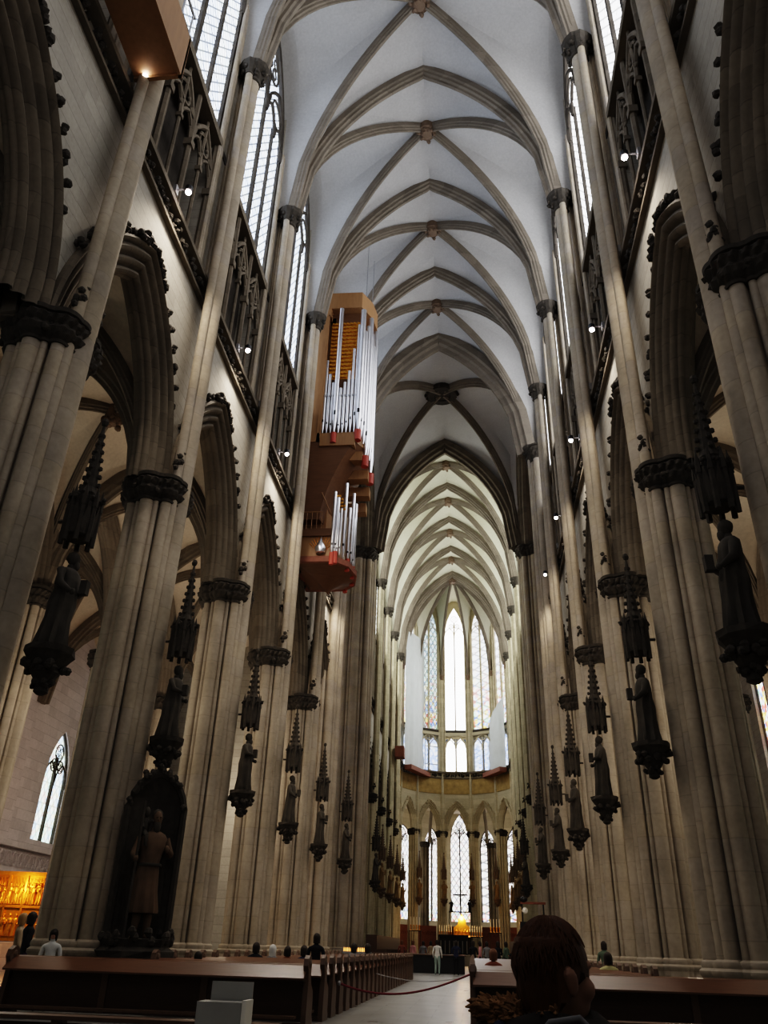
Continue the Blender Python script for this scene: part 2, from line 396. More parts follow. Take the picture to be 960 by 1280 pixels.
def window(name, wa, wz, wh, zsill, x, mat, nl=4, frame=None, depth=.08, mr=.08):
    """traceried window in the local plane x, centred on y=0"""
    pts = [(-wa + 2*wa*i/24) for i in range(25)]
    g = MB(); g.loft([[(x, y, zsill) for y in pts], [(x, y, wz+arch_z(y, wa, wh)) for y in pts]], closed=False)
    o = g.build(name, mat); tag(o, kind='structure')
    t = MB(); dx = 2*wa/nl; fr = frame or M['dark']; tx = x-.08
    for i in range(nl+1):
        y = -wa+i*dx; rr = mr*1.5 if (i*2 == nl) else mr
        t.box(tx-depth, tx+.05, y-rr, y+rr, zsill, wz+.2 if i in (0, nl) else wz+dx*.3+(wh*.35 if i*2 == nl else 0))
    def head(y0, half, z, rise, rr):
        t.tube([(tx-.1, y0-half+2*half*k/12, z+arch_z(-half+2*half*k/12, half, rise)) for k in range(13)], rr, 6)
    for i in range(nl): head(-wa+(i+.5)*dx, dx/2, wz-.1, dx*.9, mr)
    if nl >= 4:
        for s in (-1, 1):
            head(s*wa/2, wa/2, wz-.1, wa*1.05, mr*1.2)
            rr = wa*.24; t.tube([(tx-.1, s*wa/2+rr*math.cos(k*PI/7), wz+wa*.5+rr*math.sin(k*PI/7)) for k in range(15)], mr*.8, 5)
    for s, (yy, zz, q) in enumerate(((0, wz+wh*.58, wa*.34), (-wa*.3, wz+wh*.33, wa*.24), (wa*.3, wz+wh*.33, wa*.24))):
        if nl >= 4 and s: continue
        t.tube([(tx-.1, yy+q*math.cos(k*PI/7), zz+q*math.sin(k*PI/7)) for k in range(15)], mr*.8, 5)
        for k in range(4):
            e = q*.5; t.tube([(tx-.1, yy+e*math.cos(PI/4+k*PI/2)+e*.55*math.cos(m*PI/4), zz+e*math.sin(PI/4+k*PI/2)+e*.55*math.sin(m*PI/4)) for m in range(9)], mr*.5, 4)
    t.tube([(tx-.05, y, wz+arch_z(y, wa, wh)) for y in pts], mr*1.7, 6)
    t.build('mullions_and_tracery', fr, o, smooth=40)
    return o

# ------------------------------------------------------------------ piers
def polar_ring(circ, grow, n, z, bump=0, seed=0, freq=0):
    out = []
    for i in range(n):
        th = 2*PI*i/n; best = 0; ux, uy = math.cos(th), math.sin(th)
        for cx, cy, r in circ:
            r = r+grow; p = cx*ux+cy*uy; dd = r*r-(cx*cx+cy*cy-p*p)
            if dd > 0: best = max(best, p+math.sqrt(dd))
        best += bump*(.5+.5*math.sin(th*freq+seed)*math.cos(z*17+seed))
        out.append((best*ux, best*uy, z))
    return out
def circles(sc=1.0, front=True):
    c = [(0,0,.74)]
    for ang, dist, r in ((0,1.0,.29),(90,1.0,.29),(270,1.0,.29),(45,1.03,.235),(135,1.03,.235),(225,1.03,.235),(315,1.03,.235),(22.5,1.02,.115),(67.5,1.02,.115),(112.5,1.02,.115),(157.5,1.02,.115),(202.5,1.02,.115),(247.5,1.02,.115),(292.5,1.02,.115),(337.5,1.02,.115)):
        c.append((dist*math.cos(math.radians(ang)), dist*math.sin(math.radians(ang)), r))
    return [(x*sc, y*sc, r*sc) for x, y, r in c]
def make_pier(sc, cap, stone_m, vshaft, zspr=ZSPR, vx=-.62, n=216, dark=None):
    """clustered pier at the origin; local -x faces the nave"""
    root = empty('clustered_pier')
    C = circles(sc)
    if vshaft: C2 = C + [(vx, 0, .30*sc**.3), (vx*.95, .34, .15), (vx*.95, -.34, .15)]
    else: C2 = C + [(-1.02*sc, 0, .27*sc)]
    b = MB(); rings = []
    for z, g in ((0,.22),(.36,.22),(.40,.13),(.94,.10),(.99,.15),(1.05,.15),(1.10,.08),(1.16,.10),(1.21,.08),(1.25,.0)):
        rings.append(polar_ring(C2, g*sc**.5, n, z))
    b.loft(rings); b.build('plinth', stone_m, root, smooth=40)
    s = MB(); s.loft([polar_ring(C if vshaft else C2, 0, n, z) for z in (1.2, 4, 7, 10, min(cap, 18), cap)]); s.build('shaft_cluster', stone_m, root, smooth=50)
    c = MB(); rings = []
    CC = C if vshaft else C2
    for i, (z, g) in enumerate(((-.45,.05),(-.38,.07),(-.34,.02),(-.22,.10),(-.08,.17),(.04,.12),(.14,.20),(.26,.24),(.36,.18),(.38,.26),(.50,.27),(.52,.14),(.6,.05))):
        bump = .10 if .0 < g and -.3 < z < .33 else 0
        rings.append(polar_ring(CC, g*sc**.5, n, cap+z*sc**.5, bump*sc**.5, i*1.3, 30))
    c.loft(rings)
    for k in range(26):
        th = 2*PI*k/26; 
        if vshaft and abs(th-PI) < .42: continue
        rr = 1.28*sc
        c.leaf((rr*math.cos(th), rr*math.sin(th), cap+(.12 if k % 2 else -.08)), .17*sc**.5, k)
    c.build('arcade_capital', M['foliage'], root)
    if vshaft:
        vo = None
        for (x, y, r) in ((vx,0,.29),(vx*.95,.34,.14),(vx*.95,-.34,.14)):
            v = MB(); v.tube([(x,y,1.2),(x,y,8),(x,y,16),(x,y,24),(x,y,zspr)], r, 14)
            q = v.build('vault_shaft', stone_m, root, smooth=50); vo = vo or q
        q = MB(); q.lathe([(.32,-.75),(.36,-.7),(.33,-.6),(.42,-.25),(.40,-.2),(.58,.02),(.60,.25),(.45,.3)], (vx,0,zspr), 12, .06, 3)
        for k in range(9): q.leaf((vx+.46*math.cos(k*.7), .46*math.sin(k*.7), zspr-.18-.2*(k%2)), .15, k)
        for s_ in (-1, 1): q.lathe([(.16,-.6),(.24,-.1),(.28,.05),(.28,.2)], (vx*.97, s_*.36, zspr), 8)
        q.build('vault_capital', M['foliage'], vo)
        # small capitals of the hood shafts at arcade level
        for s_ in ((-1, 1) if cap < 20 else ()):
            h = MB()
            for k in range(4): h.leaf((vx*.97, s_*.40, cap+.9+.12*k), .14, k+5)
            h.build('hood_capital', M['foliage'], vo)
    return root
AISLEW = 300
# ------------------------------------------------------------------ build the church
NAVE_K = list(range(-4, 3)); CHOIR_K = [4,5,6,7]
HX, HY = 6.45, L/2
WPAR = dict(W=L/2, xf=7.0, a=2.66, h0=4.75, zs=12.5, sc=.88, wa=2.95, wz=35.4, wh=5.9)
def win_n():
    win_n.i += 1; return 'window_%d' % win_n.i
win_n.i = 0
wallN = bay_wall(name='wall_left', **WPAR); wallN.location = (0,0,0)
vb = vault_bay(HX, HY, ZSPR, 43.35, ZTOP-.15, 42.3, 'ceiling', .40, M['rib'], M['vault'], .52, side_ext=.9)
winL = window('window_0', 2.95, 35.4, 5.9, ZSILL, 7.26, M['glassN'])
winR = window('window_0', 2.95, 35.4, 5.9, ZSILL, 7.26, M['glassS'])
first = {}
def place(o, loc, rz, name=None):
    """move the original the first time, copy it afterwards"""
    if o.name not in first: first[o.name] = 1; first[o] = 1; o.location = loc; o.rotation_euler = (0,0,rz); c = o
    else: c = dup(o, loc, rz)
    if name: c.name = name
    return c
glass_choir = winL.data.copy(); glass_choir.materials[0] = M['glassH']
vault_choir = vb.data.copy(); vault_choir.materials[0] = M['vaultC']
class Once:
    def __init__(s, o): s.o = o; s.used = False
    def put(s, loc, rz=0, name=None, label=None, group=None):
        if s.used: c = dup(s.o, loc, rz)
        else: c = s.o; s.used = True; c.location = loc; c.rotation_euler = (0,0,rz)
        if name: c.name = name
        if label: c['label'] = label
        if group: c['group'] = group
        return c
wall_o, vb_o, wl_o, wr_o = Once(wallN), Once(vb), Once(winL), Once(winR)
for k in NAVE_K + CHOIR_K:
    yc = YK(k)+L/2
    wall_o.put((0,yc,0), PI, 'wall_left'); wall_o.put((0,yc,0), 0, 'wall_right')
    o = vb_o.put((0,yc,0), 0, 'ceiling')
    if k >= 4: o.data = vault_choir; o.data = vault_choir
    for q_ in (wl_o.put((0,yc,0), PI, win_n()), wr_o.put((0,yc,0), 0, win_n())):
        if k >= 4: q_.data = glass_choir
# choir stone is paler and yellower
for o in list(col.objects):
    if o.parent is None and o.get('kind') == 'structure' and o.location.y > YK(4) and o.name.startswith('wall'):
        pass
# crossing
xv = vault_bay(HX+.2, CR/2, ZSPR, 43.7, 43.3, 43.2, 'ceiling', .52, M['rib'], M['vault'], 1.25, wide=1.3, stilt=False, ring=True)
xv.location = (0, YK(3)+CR/2, 0)
p = [(-HX + HX*i/14, 0, ZSPR+(43.2-ZSPR)*gp(i/14, (43.2-ZSPR)/HX)) for i in range(15)]; p += [(-q[0], q[1], q[2]) for q in reversed(p[:-1])]
e = MB(); e.sweep(p, rib_prof(1.25, 1.0), (0,1,0)); e.build('crossing_arch', M['arch'], xv, (0, CR/2, 0), smooth=40)
for s in (-1, 1):
    p = [(s*(HX+.5), -CR/2 + CR/2*i/14, ZSPR+(43.2-ZSPR)*gp(i/14, (43.2-ZSPR)/(CR/2))) for i in range(15)]; p += [(q[0], -q[1], q[2]) for q in reversed(p[:-1])]
    e = MB(); e.sweep(p, rib_prof(1.2, 1.0), (1,0,0)); e.build('crossing_arch', M['arch'], xv, smooth=40)
# transept arms
ta = vault_bay(3.8, CR/2, ZSPR, 43.2, 43.2, 43.1, 'ceiling', .42, M['rib'], M['vault'], .5, stilt=False, trans=False)
ta_o = Once(ta)
tw_ = window('window_0', 3.4, 27.0, 7.0, 9.5, 0, M['glassA'], frame=M['dark']); tw_o = Once(tw_)
for s in (-1, 1):
    side = 'left' if s < 0 else 'right'
    for i in range(2): ta_o.put((s*(10.9+7.6*i), YK(3)+CR/2, 0), 0, 'ceiling')
    w = MB()
    for yy in (YK(3), YK(4)):
        d = 1 if yy > YK(3)+1 else -1
        w.box(*sorted((s*8.0, s*22.5)), *sorted((yy, yy+d*.8)), 18.4 if d < 0 else 0, 43.5)
        if d < 0: w.box(*sorted((s*8.0, s*13.8)), *sorted((yy, yy+d*.8)), 0, 18.4)
    # end wall round the great window
    xx = s*22.0; yc = YK(3)+CR/2
    w.box(*sorted((xx, xx+s*.9)), yc-CR/2, yc-3.4, 0, 44); w.box(*sorted((xx, xx+s*.9)), yc+3.4, yc+CR/2, 0, 44); w.box(*sorted((xx, xx+s*.9)), yc-3.4, yc+3.4, 0, 9.5)
    ys = [-3.4+6.8*i/24 for i in range(25)]
    w.loft([[(xx, yc+y, 27+arch_z(y, 3.4, 7.0)) for y in ys], [(xx, yc+y, 44) for y in ys]], closed=False)
    tag(w.build('wall_transept_'+side, M['wall']), kind='structure')
    tw_o.put((xx+s*.4, yc, 0), 0 if s > 0 else PI, win_n())

# piers
lab_base = 'clustered stone pier %s the nave, %s from the camera%s'
pier_n = Once(make_pier(.65, ZCAP, M['pier'], True)); pier_c = Once(make_pier(.65, ZCAP, M['choir'], True, dark=False))
def SH(k, s): return .7 if (k == -2 and s < 0) else 0
pier_x = Once(make_pier(1.12, 31.4, M['pier'], True, vx=-1.10))
for k in range(-4, 9):
    for s in (-1, 1):
        side = 'left' if s < 0 else 'right'
        if k in (3, 4):
            lb = 'massive clustered pier at the %s %s corner of the crossing' % ('near' if k == 3 else 'far', side)
            o = pier_x.put((s*(N0+.02), YK(k)+(-.35 if k == 3 else .35), 0), 0 if s > 0 else PI)
        elif k < 3:
            i = k+2
            if k < -2: lb = 'grey nave pier outside the picture on the %s, %s the camera' % (side, 'beside' if k == -3 else 'behind')
            else:
                lb = {(-2,-1):'grey clustered pier cut off by the left edge of the picture', (-1,-1):'grey clustered pier on the left with the dark giant statue at its foot', (-2,1):'brown clustered pier along the right edge of the picture', (-1,1):'broad clustered pier on the right behind the nearest right pew'}.get((k, s), 'grey clustered nave pier, %s in the %s row counting from the camera' % (ORD[i], side))
            o = pier_n.put((s*(N0-.44), YK(k)+SH(k,s), 0), 0 if s > 0 else PI)
        else:
            lb = 'yellowish choir pier in the %s row, %s beyond the crossing' % (side, ORD[k-5])
            o = pier_c.put((s*(N0-.44), YK(k)+SH(k,s), 0), 0 if s > 0 else PI)
        o.name = 'clustered_pier'; tag(o, lb, 'pier', 'clustered piers of the nave and choir')
# apse
FAC = [0,-30,30,-60,60,-90,90]
def pol(th, r): return (r*math.sin(math.radians(th)), YC+r*math.cos(math.radians(th)))
apier = make_pier(.46, 13.1, M['choir'], False, n=120)
vs = MB()
for (x, y, r) in ((-.60,0,.17),(-.56,.2,.09),(-.56,-.2,.09)): vs.tube([(x,y,0),(x,y,16),(x,y,32)], r, 8)
vso = vs.build('vault_shaft', M['choir'], apier, smooth=50)
q = MB(); q.lathe([(.2,-.5),(.3,0),(.34,.2),(.2,.25)], (-.58,0,32), 10, .1, 2); q.build('vault_capital', M['boss'], vso)
ap_o = Once(apier)
for th in (-15,15,-45,45,-75,75):
    x, y = pol(th, RA+.55)
    o = ap_o.put((x,y,0), PI/2-math.radians(th), 'clustered_pier')
    tag(o, 'slender cream pier of the apse, %s of the axis, standing %s' % ('left' if th < 0 else 'right', {15:'beside the tall middle window', 45:'second from the middle window', 75:'third from the middle window'}[abs(th)]), 'pier', 'slender piers of the apse')
APW = dict(W=1.70, xf=6.36, a=1.02, h0=2.5, zs=13.55, sc=.52, face_m=M['choir'], arch_m=M['choir'], gap=.36, tri='glass', nl=2, ztop=43.4, zfoot=13.2, zstr=20.0, zsill=25.2, wa=1.28, wz=37.6, wh=4.0, tr_top=24.6)
def apse_facet(main):
    o = bay_wall(name='wall_apse', **APW)
    g = MB()
    for s in (-1,1):
        ys = [s*.67-.56+1.12*i/10 for i in range(11)]
        g.loft([[(6.36+.35, y, 20.3) for y in ys], [(6.36+.35, y, 23.3+arch_z(y-s*.67, .56, 1.0)) for y in ys]], closed=False)
    g.build('triforium_window', M['glassC'] if main else M['glassB'], o)
    gg = MB(); gg.box(6.30, 6.345, -1.55, 1.55, 17.6, 19.3); gg.build('painted_frieze', M['goldpaint'], o)
    # solid wall beside the triforium lights and the band between them and the clerestory
    b = MB(); b.box(6.36+.3, 6.36+.5, -1.34, 1.34, 24.2, 25.2); b.build('sill_panel', M['choir'], o)
    return o
fac_o = None
for i, th in enumerate(FAC):
    rz = PI/2-math.radians(th)
    if i == 0: o = apse_facet(True)
    else:
        if fac_o is None: fac_o = Once(apse_facet(False))
        o = fac_o.put((0,0,0))
    o.location = (0,YC,0); o.rotation_euler = (0,0,rz); o.name = 'wall_apse'
    w = window(win_n(), 1.28, 37.6, 4.0, 25.2, 6.36+.45, M['glassC'] if i == 0 else M['glassT'] if th == -30 else M['glassA'], nl=2, frame=M['choir'], depth=.2, mr=.055)
    w.location = (0,YC,0); w.rotation_euler = (0,0,rz)
av = MB(); boss = (0,0,43.0); zs = ZSPR
gd = lambda v: gp(v, (43.0-zs)/RA)
corners = [pol(t, RA-.1) for t in (-105,-75,-45,-15,15,45,75,105)]; corners = [(x, y-YC) for x, y in corners]
for A, B in zip(corners, corners[1:]): 
    last = cell(av, boss, A, B, zs, 42.5, gs, gd)
    av.loft([last, [(p[0]*1.09, p[1]*1.09, p[2]) for p in last]], closed=False)
# flank between the last transverse arch and the apse centre
for s in (-1,1):
    A = corners[0] if s < 0 else corners[-1]
    last = cell(av, boss, A, (0, A[1]), zs, 43.0, lambda v: 1.0, gd, nu=2)
avo = av.build('ceiling', M['vaultC'], smooth=35); avo.location = (0,YC,0); tag(avo, kind='structure')
for c_ in corners:
    r = MB(); r.sweep(rib_path(c_, boss, zs, gd), rib_prof(.30,.36)); r.build('radial_rib', M['rib'], avo, smooth=40)
p = [(-HX + HX*i/14, -1.7, ZSPR+(43.05-ZSPR)*gp(i/14, (43.05-ZSPR)/HX)) for i in range(15)]; p += [(-q[0], q[1], q[2]) for q in reversed(p[:-1])]
r = MB(); r.sweep(p, rib_prof(.7,.65), (0,1,0)); r.build('transverse_rib', M['rib'], avo, smooth=40)
boss_mb(.6, 43.0).build('boss', M['boss'], avo, smooth=50)
# ambulatory: ceiling, round piers, chapel walls and windows
am = MB(); prev = None
rows = []
for r_, z in ((6.9,17.4),(9,18.6),(12,18.2),(14,16.8),(16,18.2),(19,18.4),(25.5,18.0)):
    rows.append([(r_*math.sin(math.radians(t)), r_*math.cos(math.radians(t)), z) for t in range(-110,111,10)])
am.loft(rows, closed=False); ao = am.build('ceiling', M['aislevault'], smooth=40); ao.location = (0,YC,0); tag(ao, kind='structure')
for t in range(-90, 91, 30):
    r = MB(); pts = [(q_*math.sin(math.radians(t+15)), q_*math.cos(math.radians(t+15)), 13+5.2*math.sin(max(0,min(1,(q_-6.9)/7))*PI)**.6) for q_ in [6.9+7*i/12 for i in range(13)]]
    r.sweep(pts, rib_prof(.35,.4)); r.build('ambulatory_rib', M['rib'], ao, smooth=40)
rp = make_pier(.40, 12.7, M['arch'], False, n=96); rp_o = Once(rp)
for t in (-17,17,-43,43,-70,70):
    x, y = pol(t, 14.2)
    o = rp_o.put((x,y,0), PI/2-math.radians(t), 'clustered_pier')
    tag(o, 'dark slim ambulatory pier behind the apse, %s to the %s of the axis' % ({17:'nearest',43:'second',70:'third'}[abs(t)], 'left' if t < 0 else 'right'), 'pier', 'dark ambulatory piers')
def wall_with_window(name, c, rz, half, zbot, a, zs, h, zsill, mat, nl, stone_m, zt=18.6, pane_name=True):
    b = MB(); b.box(0,.5,-half,-a,zbot,zt); b.box(0,.5,a,half,zbot,zt); b.box(0,.5,-a,a,zbot,zsill)
    ys = [-a+2*a*i/16 for i in range(17)]
    b.loft([[(0,y,zs+arch_z(y,a,h)) for y in ys],[(0,y,zt) for y in ys]], closed=False)
    b.loft([[(0,y,zs+arch_z(y,a,h)) for y in ys],[(.4,y,zs+arch_z(y,a,h)) for y in ys]], closed=False)
    o = b.build(name, stone_m); o.location = c; o.rotation_euler = (0,0,rz); tag(o, kind='structure')
    w = window(win_n(), a, zs, h, zsill, .25, mat, nl=nl, frame=M['dark'], depth=.12, mr=.06); w.location = c; w.rotation_euler = (0,0,rz)
    return o
for th, cx, cy, half, a in ((0,0,118.0,1.9,1.30),(-52,-3.7,116.7,2.2,1.6),(52,3.7,116.7,2.2,1.6),(-35,-7.6,112.4,2.6,1.75),(35,7.6,112.4,2.6,1.75),(-62,-12,107.5,4.0,2.4),(62,12,107.5,4.0,2.4)):
    wall_with_window('wall_chapel', (cx,cy,0), PI/2-math.radians(th), half, 0, a, 14.6 if th == 0 else 13.4, 3.4 if th == 0 else 2.6, 4.6, M['glassK'], 2, M['choir'])

# aisles: vaults, slender piers, outer walls with windows
avb = vault_bay(3.5, HY, 12.4, 18.3, 18.2, 18.2, 'ceiling', .30, M['rib'], M['aislevault'], .30, wide=.6, stilt=False); avb_o = Once(avb)
acp = make_pier(.62, ZCAP, M['pier'], False, n=120); acp_o = Once(acp)
arch_o = None
def aisle_arch():
    r = MB(); sec = [(d*.6, (n-7.5)*.8) for d, n in SEC]; sec += [(d, -n) for d, n in reversed(sec[:-1])]
    paths = [offset_arch(2.75, 5.0, d, 14) for d, n in sec]
    r.loft([[(sec[j][1], paths[j][i][0], 12.5+paths[j][i][1]) for j in range(len(sec))] for i in range(len(paths[0]))], closed=False)
    o = r.build('trim_aisle_arch', M['rib'], smooth=50); return tag(o, kind='structure')
aa_o = Once(aisle_arch())
AW = None
def aisle_wall(side):
    b = MB(); a = 1.35; zs, h, zsill = 8.8, 2.9, 5.8
    b.box(0,.6,-HY,-a,0,19); b.box(0,.6,a,HY,0,19); b.box(0,.6,-a,a,0,zsill)
    ys = [-a+2*a*i/16 for i in range(17)]
    b.loft([[(0,y,zs+arch_z(y,a,h)) for y in ys],[(0,y,19) for y in ys]], closed=False); b.loft([[(0,y,zs+arch_z(y,a,h)) for y in ys],[(.5,y,zs+arch_z(y,a,h)) for y in ys]], closed=False)
    o = b.build('wall_aisle_'+side, M['aislewall']); tag(o, kind='structure')
    t = MB(); t.box(-.35,0,-HY,HY,5.2,5.45)
    for i in range(12):
        y = -HY+(i+.5)*L/12; t.tube([(-.12,y+.22*math.cos(k*PI/6),4.7+.3*math.sin(k*PI/6)) for k in range(13)], .05, 4)
    t.box(-.2,0,-HY,HY,3.9,4.1); t.build('blind_tracery_band', M['aislewall'], o)
    return o
awl, awr = Once(aisle_wall('left')), Once(aisle_wall('right'))
awin = Once(window('window_0', 1.35, 8.8, 2.9, 5.8, .3, M['glassE'], nl=2, frame=M['dark'], depth=.1, mr=.05))
for k in NAVE_K:
    yc = YK(k)+HY
    for s in (-1,1):
        for xx in (11.0, 18.0): avb_o.put((s*xx, yc, 0), 0, 'ceiling')
        rz = 0 if s > 0 else PI
        (awr if s > 0 else awl).put((s*21.5, yc, 0), rz, 'wall_aisle_'+('right' if s > 0 else 'left')); awin.put((s*21.5, yc, 0), rz, win_n())
        aa_o.put((s*14.5, yc, 0), rz, 'trim_aisle_arch')
        if k > -4:
            o = acp_o.put((s*14.5, YK(k), 0), rz, 'clustered_pier')
            tag(o, 'slender pier between the two %s aisles, %s' % ('left' if s < 0 else 'right', 'behind the camera' if k < -3 else 'beside the camera' if k == -3 else ORD[k+2]+' counting away from the camera'), 'pier', 'slender aisle piers')
# choir side walls, west wall, floor
for s in (-1,1):
    b = MB(); b.box(*sorted((s*12.5, s*13.1)), YK(4)+.5, YC-2, 0, 19); b.box(*sorted((s*7.9, s*13)), YK(4)+.8, YC-2, 18.6, 18.9)
    b.box(*sorted((s*12.5, s*23)), YC-2, YC-1.6, 0, 19)
    b.box(*sorted((s*19, s*19.6)), YC-2, YC+14, 0, 19)
    tag(b.build('wall_choir_'+('left' if s < 0 else 'right'), M['choir']), kind='structure')
b = MB(); yw = YK(-4)+.2
b.box(-22,-4.5,yw-.8,yw,0,44); b.box(4.5,22,yw-.8,yw,0,44); b.box(-4.5,4.5,yw-.8,yw,0,9)
ys = [-4.5+9*i/20 for i in range(21)]; b.loft([[(y,yw,29+arch_z(y,4.5,9)) for y in ys],[(y,yw,44.5) for y in ys]], closed=False)
b.box(-2.2,2.2,yw-.05,yw+.05,0,6)
tag(b.build('wall_back', M['wall']), kind='structure')
w = window(win_n(), 4.5, 29, 9, 9, 0, M['glassW'], nl=6); w.location = (0,yw-.4,0); w.rotation_euler = (0,0,-PI/2)
b = MB(); b.box(-23,23,YK(-4)-1,122,-.3,0); tag(b.build('floor', M['floor']), kind='structure')
# dado of the sanctuary

for k in (-1,0,1,2):
    for s in (-1,1):
        for xx in (11.0,):
            ld = bpy.data.lights.new('aisle_lamp','POINT'); ld.energy = AISLEW; ld.color = (1,.85,.68); ld.shadow_soft_size = .35; q_ = bpy.data.objects.new('aisle_lamp', ld); col.objects.link(q_); q_.location = (s*xx, YK(k)+HY, 8.5)
SPOTW = 1150
# ------------------------------------------------------------------ statues on consoles
def robe(mb, h, seed, base=(0,0,0), face=-PI/2, w=1.0):
    """draped standing figure of height h facing direction 'face'"""
    rg = random.Random(seed); bx, by, bz = base; k = h/2.0*w; nf = rg.choice((7,8,9)); p0 = rg.random()*6
    prof = [(0,.26,.24,.13),(.06,.28,.25,.15),(.3,.25,.23,.12),(.6,.24,.21,.10),(.9,.27,.22,.08),(1.12,.25,.19,.06),(1.35,.28,.19,.04),(1.52,.30,.17,.02),(1.60,.22,.13,.0),(1.64,.09,.09,0),(1.72,.075,.08,0)]
    rings = []; ca, sa = math.cos(face), math.sin(face)
    for z, rx, ry, fo in prof:
        sway = .06*math.sin(z*2.2+seed); r = []
        for i in range(28):
            t = 2*PI*i/28; m = 1+fo*1.6*math.sin(nf*t+p0+z*1.4)
            lx, ly = rx*m*math.cos(t)+sway, ry*m*math.sin(t)
            r.append((bx+k*(ly*ca-lx*sa), by+k*(ly*sa+lx*ca), bz+z*h/2.0))
        rings.append(r)
    mb.loft(rings)
    def P(f, s, z): return (bx+k*(f*ca-s*sa), by+k*(f*sa+s*ca), bz+z*h/2.0)
    hd = P(.03, .06*math.sin(1.7*2.2+seed), 1.84); q = h/2.0
    mb.ell(hd, (.105*q,.105*q,.15*q), 12, 9); mb.ell(P(.10,.06*math.sin(1.7*2.2+seed),1.80), (.03*q,.03*q,.04*q), 6, 4)
    mb.ell((hd[0]-ca*.03*q, hd[1]-sa*.03*q, hd[2]+.03*q), (.125*q,.125*q,.14*q), 10, 7, .12, seed)       # hair
    mb.ell((P(.09,.06*math.sin(1.7*2.2+seed),1.70)), (.07*q,.07*q,.12*q), 8, 6, .12, seed)                       # beard
    sd = rg.choice((-1,1))
    mb.tube([P(0,sd*.27,1.50),P(.10,sd*.37,1.22),P(.27,sd*.16,1.20)], [.095*q,.09*q,.05*q], 8); mb.ell(P(.30,sd*.12,1.21), (.055*q,.055*q,.065*q), 7, 5)
    mb.tube([P(0,-sd*.27,1.50),P(.05,-sd*.36,1.2),P(.24,-sd*.24,1.06)], [.095*q,.09*q,.05*q], 8); mb.ell(P(.28,-sd*.22,1.06), (.055*q,.055*q,.065*q), 7, 5)
    a = P(.33,sd*.1,1.12); mb.box(a[0]-.07*q,a[0]+.07*q,a[1]-.07*q,a[1]+.07*q,a[2],a[2]+.28*q)                   # book
    return mb
def make_statue(seed, mat, conm, sc=.93, attach=.50):
    """figure on a foliate bracket under a spired canopy; local -x faces the nave, the wall is at +x"""
    root = empty('apostle_statue'); 
    f = MB(); robe(f, 1.98*sc, seed, (0,0,0), PI); f.build('figure', mat, root, smooth=60)
    c = MB(); c.lathe([(.06,-.78),(.12,-.74),(.10,-.62),(.24,-.42),(.22,-.36),(.36,-.16),(.42,-.10),(.42,0),(.02,0)], n=10, jit=.05, seed=seed)
    for i in range(9): c.leaf((.27*math.cos(i*.7), .27*math.sin(i*.7), -.33), .12, i+seed)
    for i in range(6): c.leaf((.13*math.cos(i*1.05), .13*math.sin(i*1.05), -.60), .09, i+seed)
    c.tube([(0,0,-.3),(attach-.06,0,-.2)], .09, 6); c.build('console', conm, root)
    k = MB(); z0 = 2.12*sc
    for i in range(8):
        t = (i+.5)*PI/4; x, y = .27*math.cos(t), .27*math.sin(t)
        k.tube([(x,y,z0),(x,y,z0+.75)], .05, 5); k.lathe([(.06,0),(.05,.2),(.005,.45)], (x,y,z0+.72), 5)
        t2 = i*PI/4; a = (.285*math.cos(t2), .285*math.sin(t2))
        k.add([(.28*math.cos(t2-PI/8),.28*math.sin(t2-PI/8),z0+.25),(.28*math.cos(t2+PI/8),.28*math.sin(t2+PI/8),z0+.25),(a[0]*1.05,a[1]*1.05,z0+.85)], [(0,1,2)])
        k.leaf((a[0]*1.08,a[1]*1.08,z0+.9), .07, i)
    k.lathe([(.22,.12),(.27,.16),(.27,.45),(.20,.62),(.18,1.0),(.21,1.05),(.14,1.2),(.03,2.6),(.0,2.7)], (0,0,z0), 8)
    for i in range(7):
        z = 1.25+i*.19; r = .14*(2.65-z)/1.45
        for j in range(4): k.ell((r*1.3*math.cos(j*PI/2), r*1.3*math.sin(j*PI/2), z0+z), (.05,.05,.06), 5, 3)
    k.ell((0,0,z0+2.72), (.08,.08,.10), 6, 4); k.tube([(0,0,z0+.5),(attach-.06,0,z0+.5)], .035, 6)
    k.build('canopy', conm, root)
    return root
place_words = {-1:'left', 1:'right'}
sv = [Once(make_statue(s, M['statue'], M['foliage'])) for s in (3,11,23)]
sw = [Once(make_statue(s, M['statuewarm'], M['boss'])) for s in (31,43)]
for k in range(-2, 9):
    for s in (-1,1):
        n_ = (5.45 if (k == -2 and s < 0) else 5.68) if k not in (3,4) else 5.42
        y = YK(k)+SH(k,s)+(0 if k not in (3,4) else (-.35 if k == 3 else .35))
        side = place_words[s]
        if k < 5:
            lb = 'dark stone apostle on a bracket under a spired canopy, %s one along the %s side' % (ORD[k+2], side)
            z = 5.55 if s < 0 else 5.5
            sv[(k+(s > 0)) % 3].put((s*n_, y, z), 0 if s > 0 else PI, 'apostle_statue', lb, 'apostle statues along the nave')
        else:
            lb = 'small painted apostle in the choir, %s beyond the crossing on the %s side' % (ORD[k-5], side)
            sw[k % 2].put((s*n_, y, z), 0 if s > 0 else PI, 'apostle_statue', lb, 'painted apostles of the choir')
for i, th in enumerate((-15,15,-45,45)):
    x, y = pol(th, RA-.52)
    sw[i % 2].put((x,y,6.3), PI/2-math.radians(th), 'apostle_statue', 'reddish apse statue %s' % ('just left of the tall middle window','just right of the tall middle window','second to the left of the middle window','second to the right of the middle window')[i], 'painted statues of the apse')

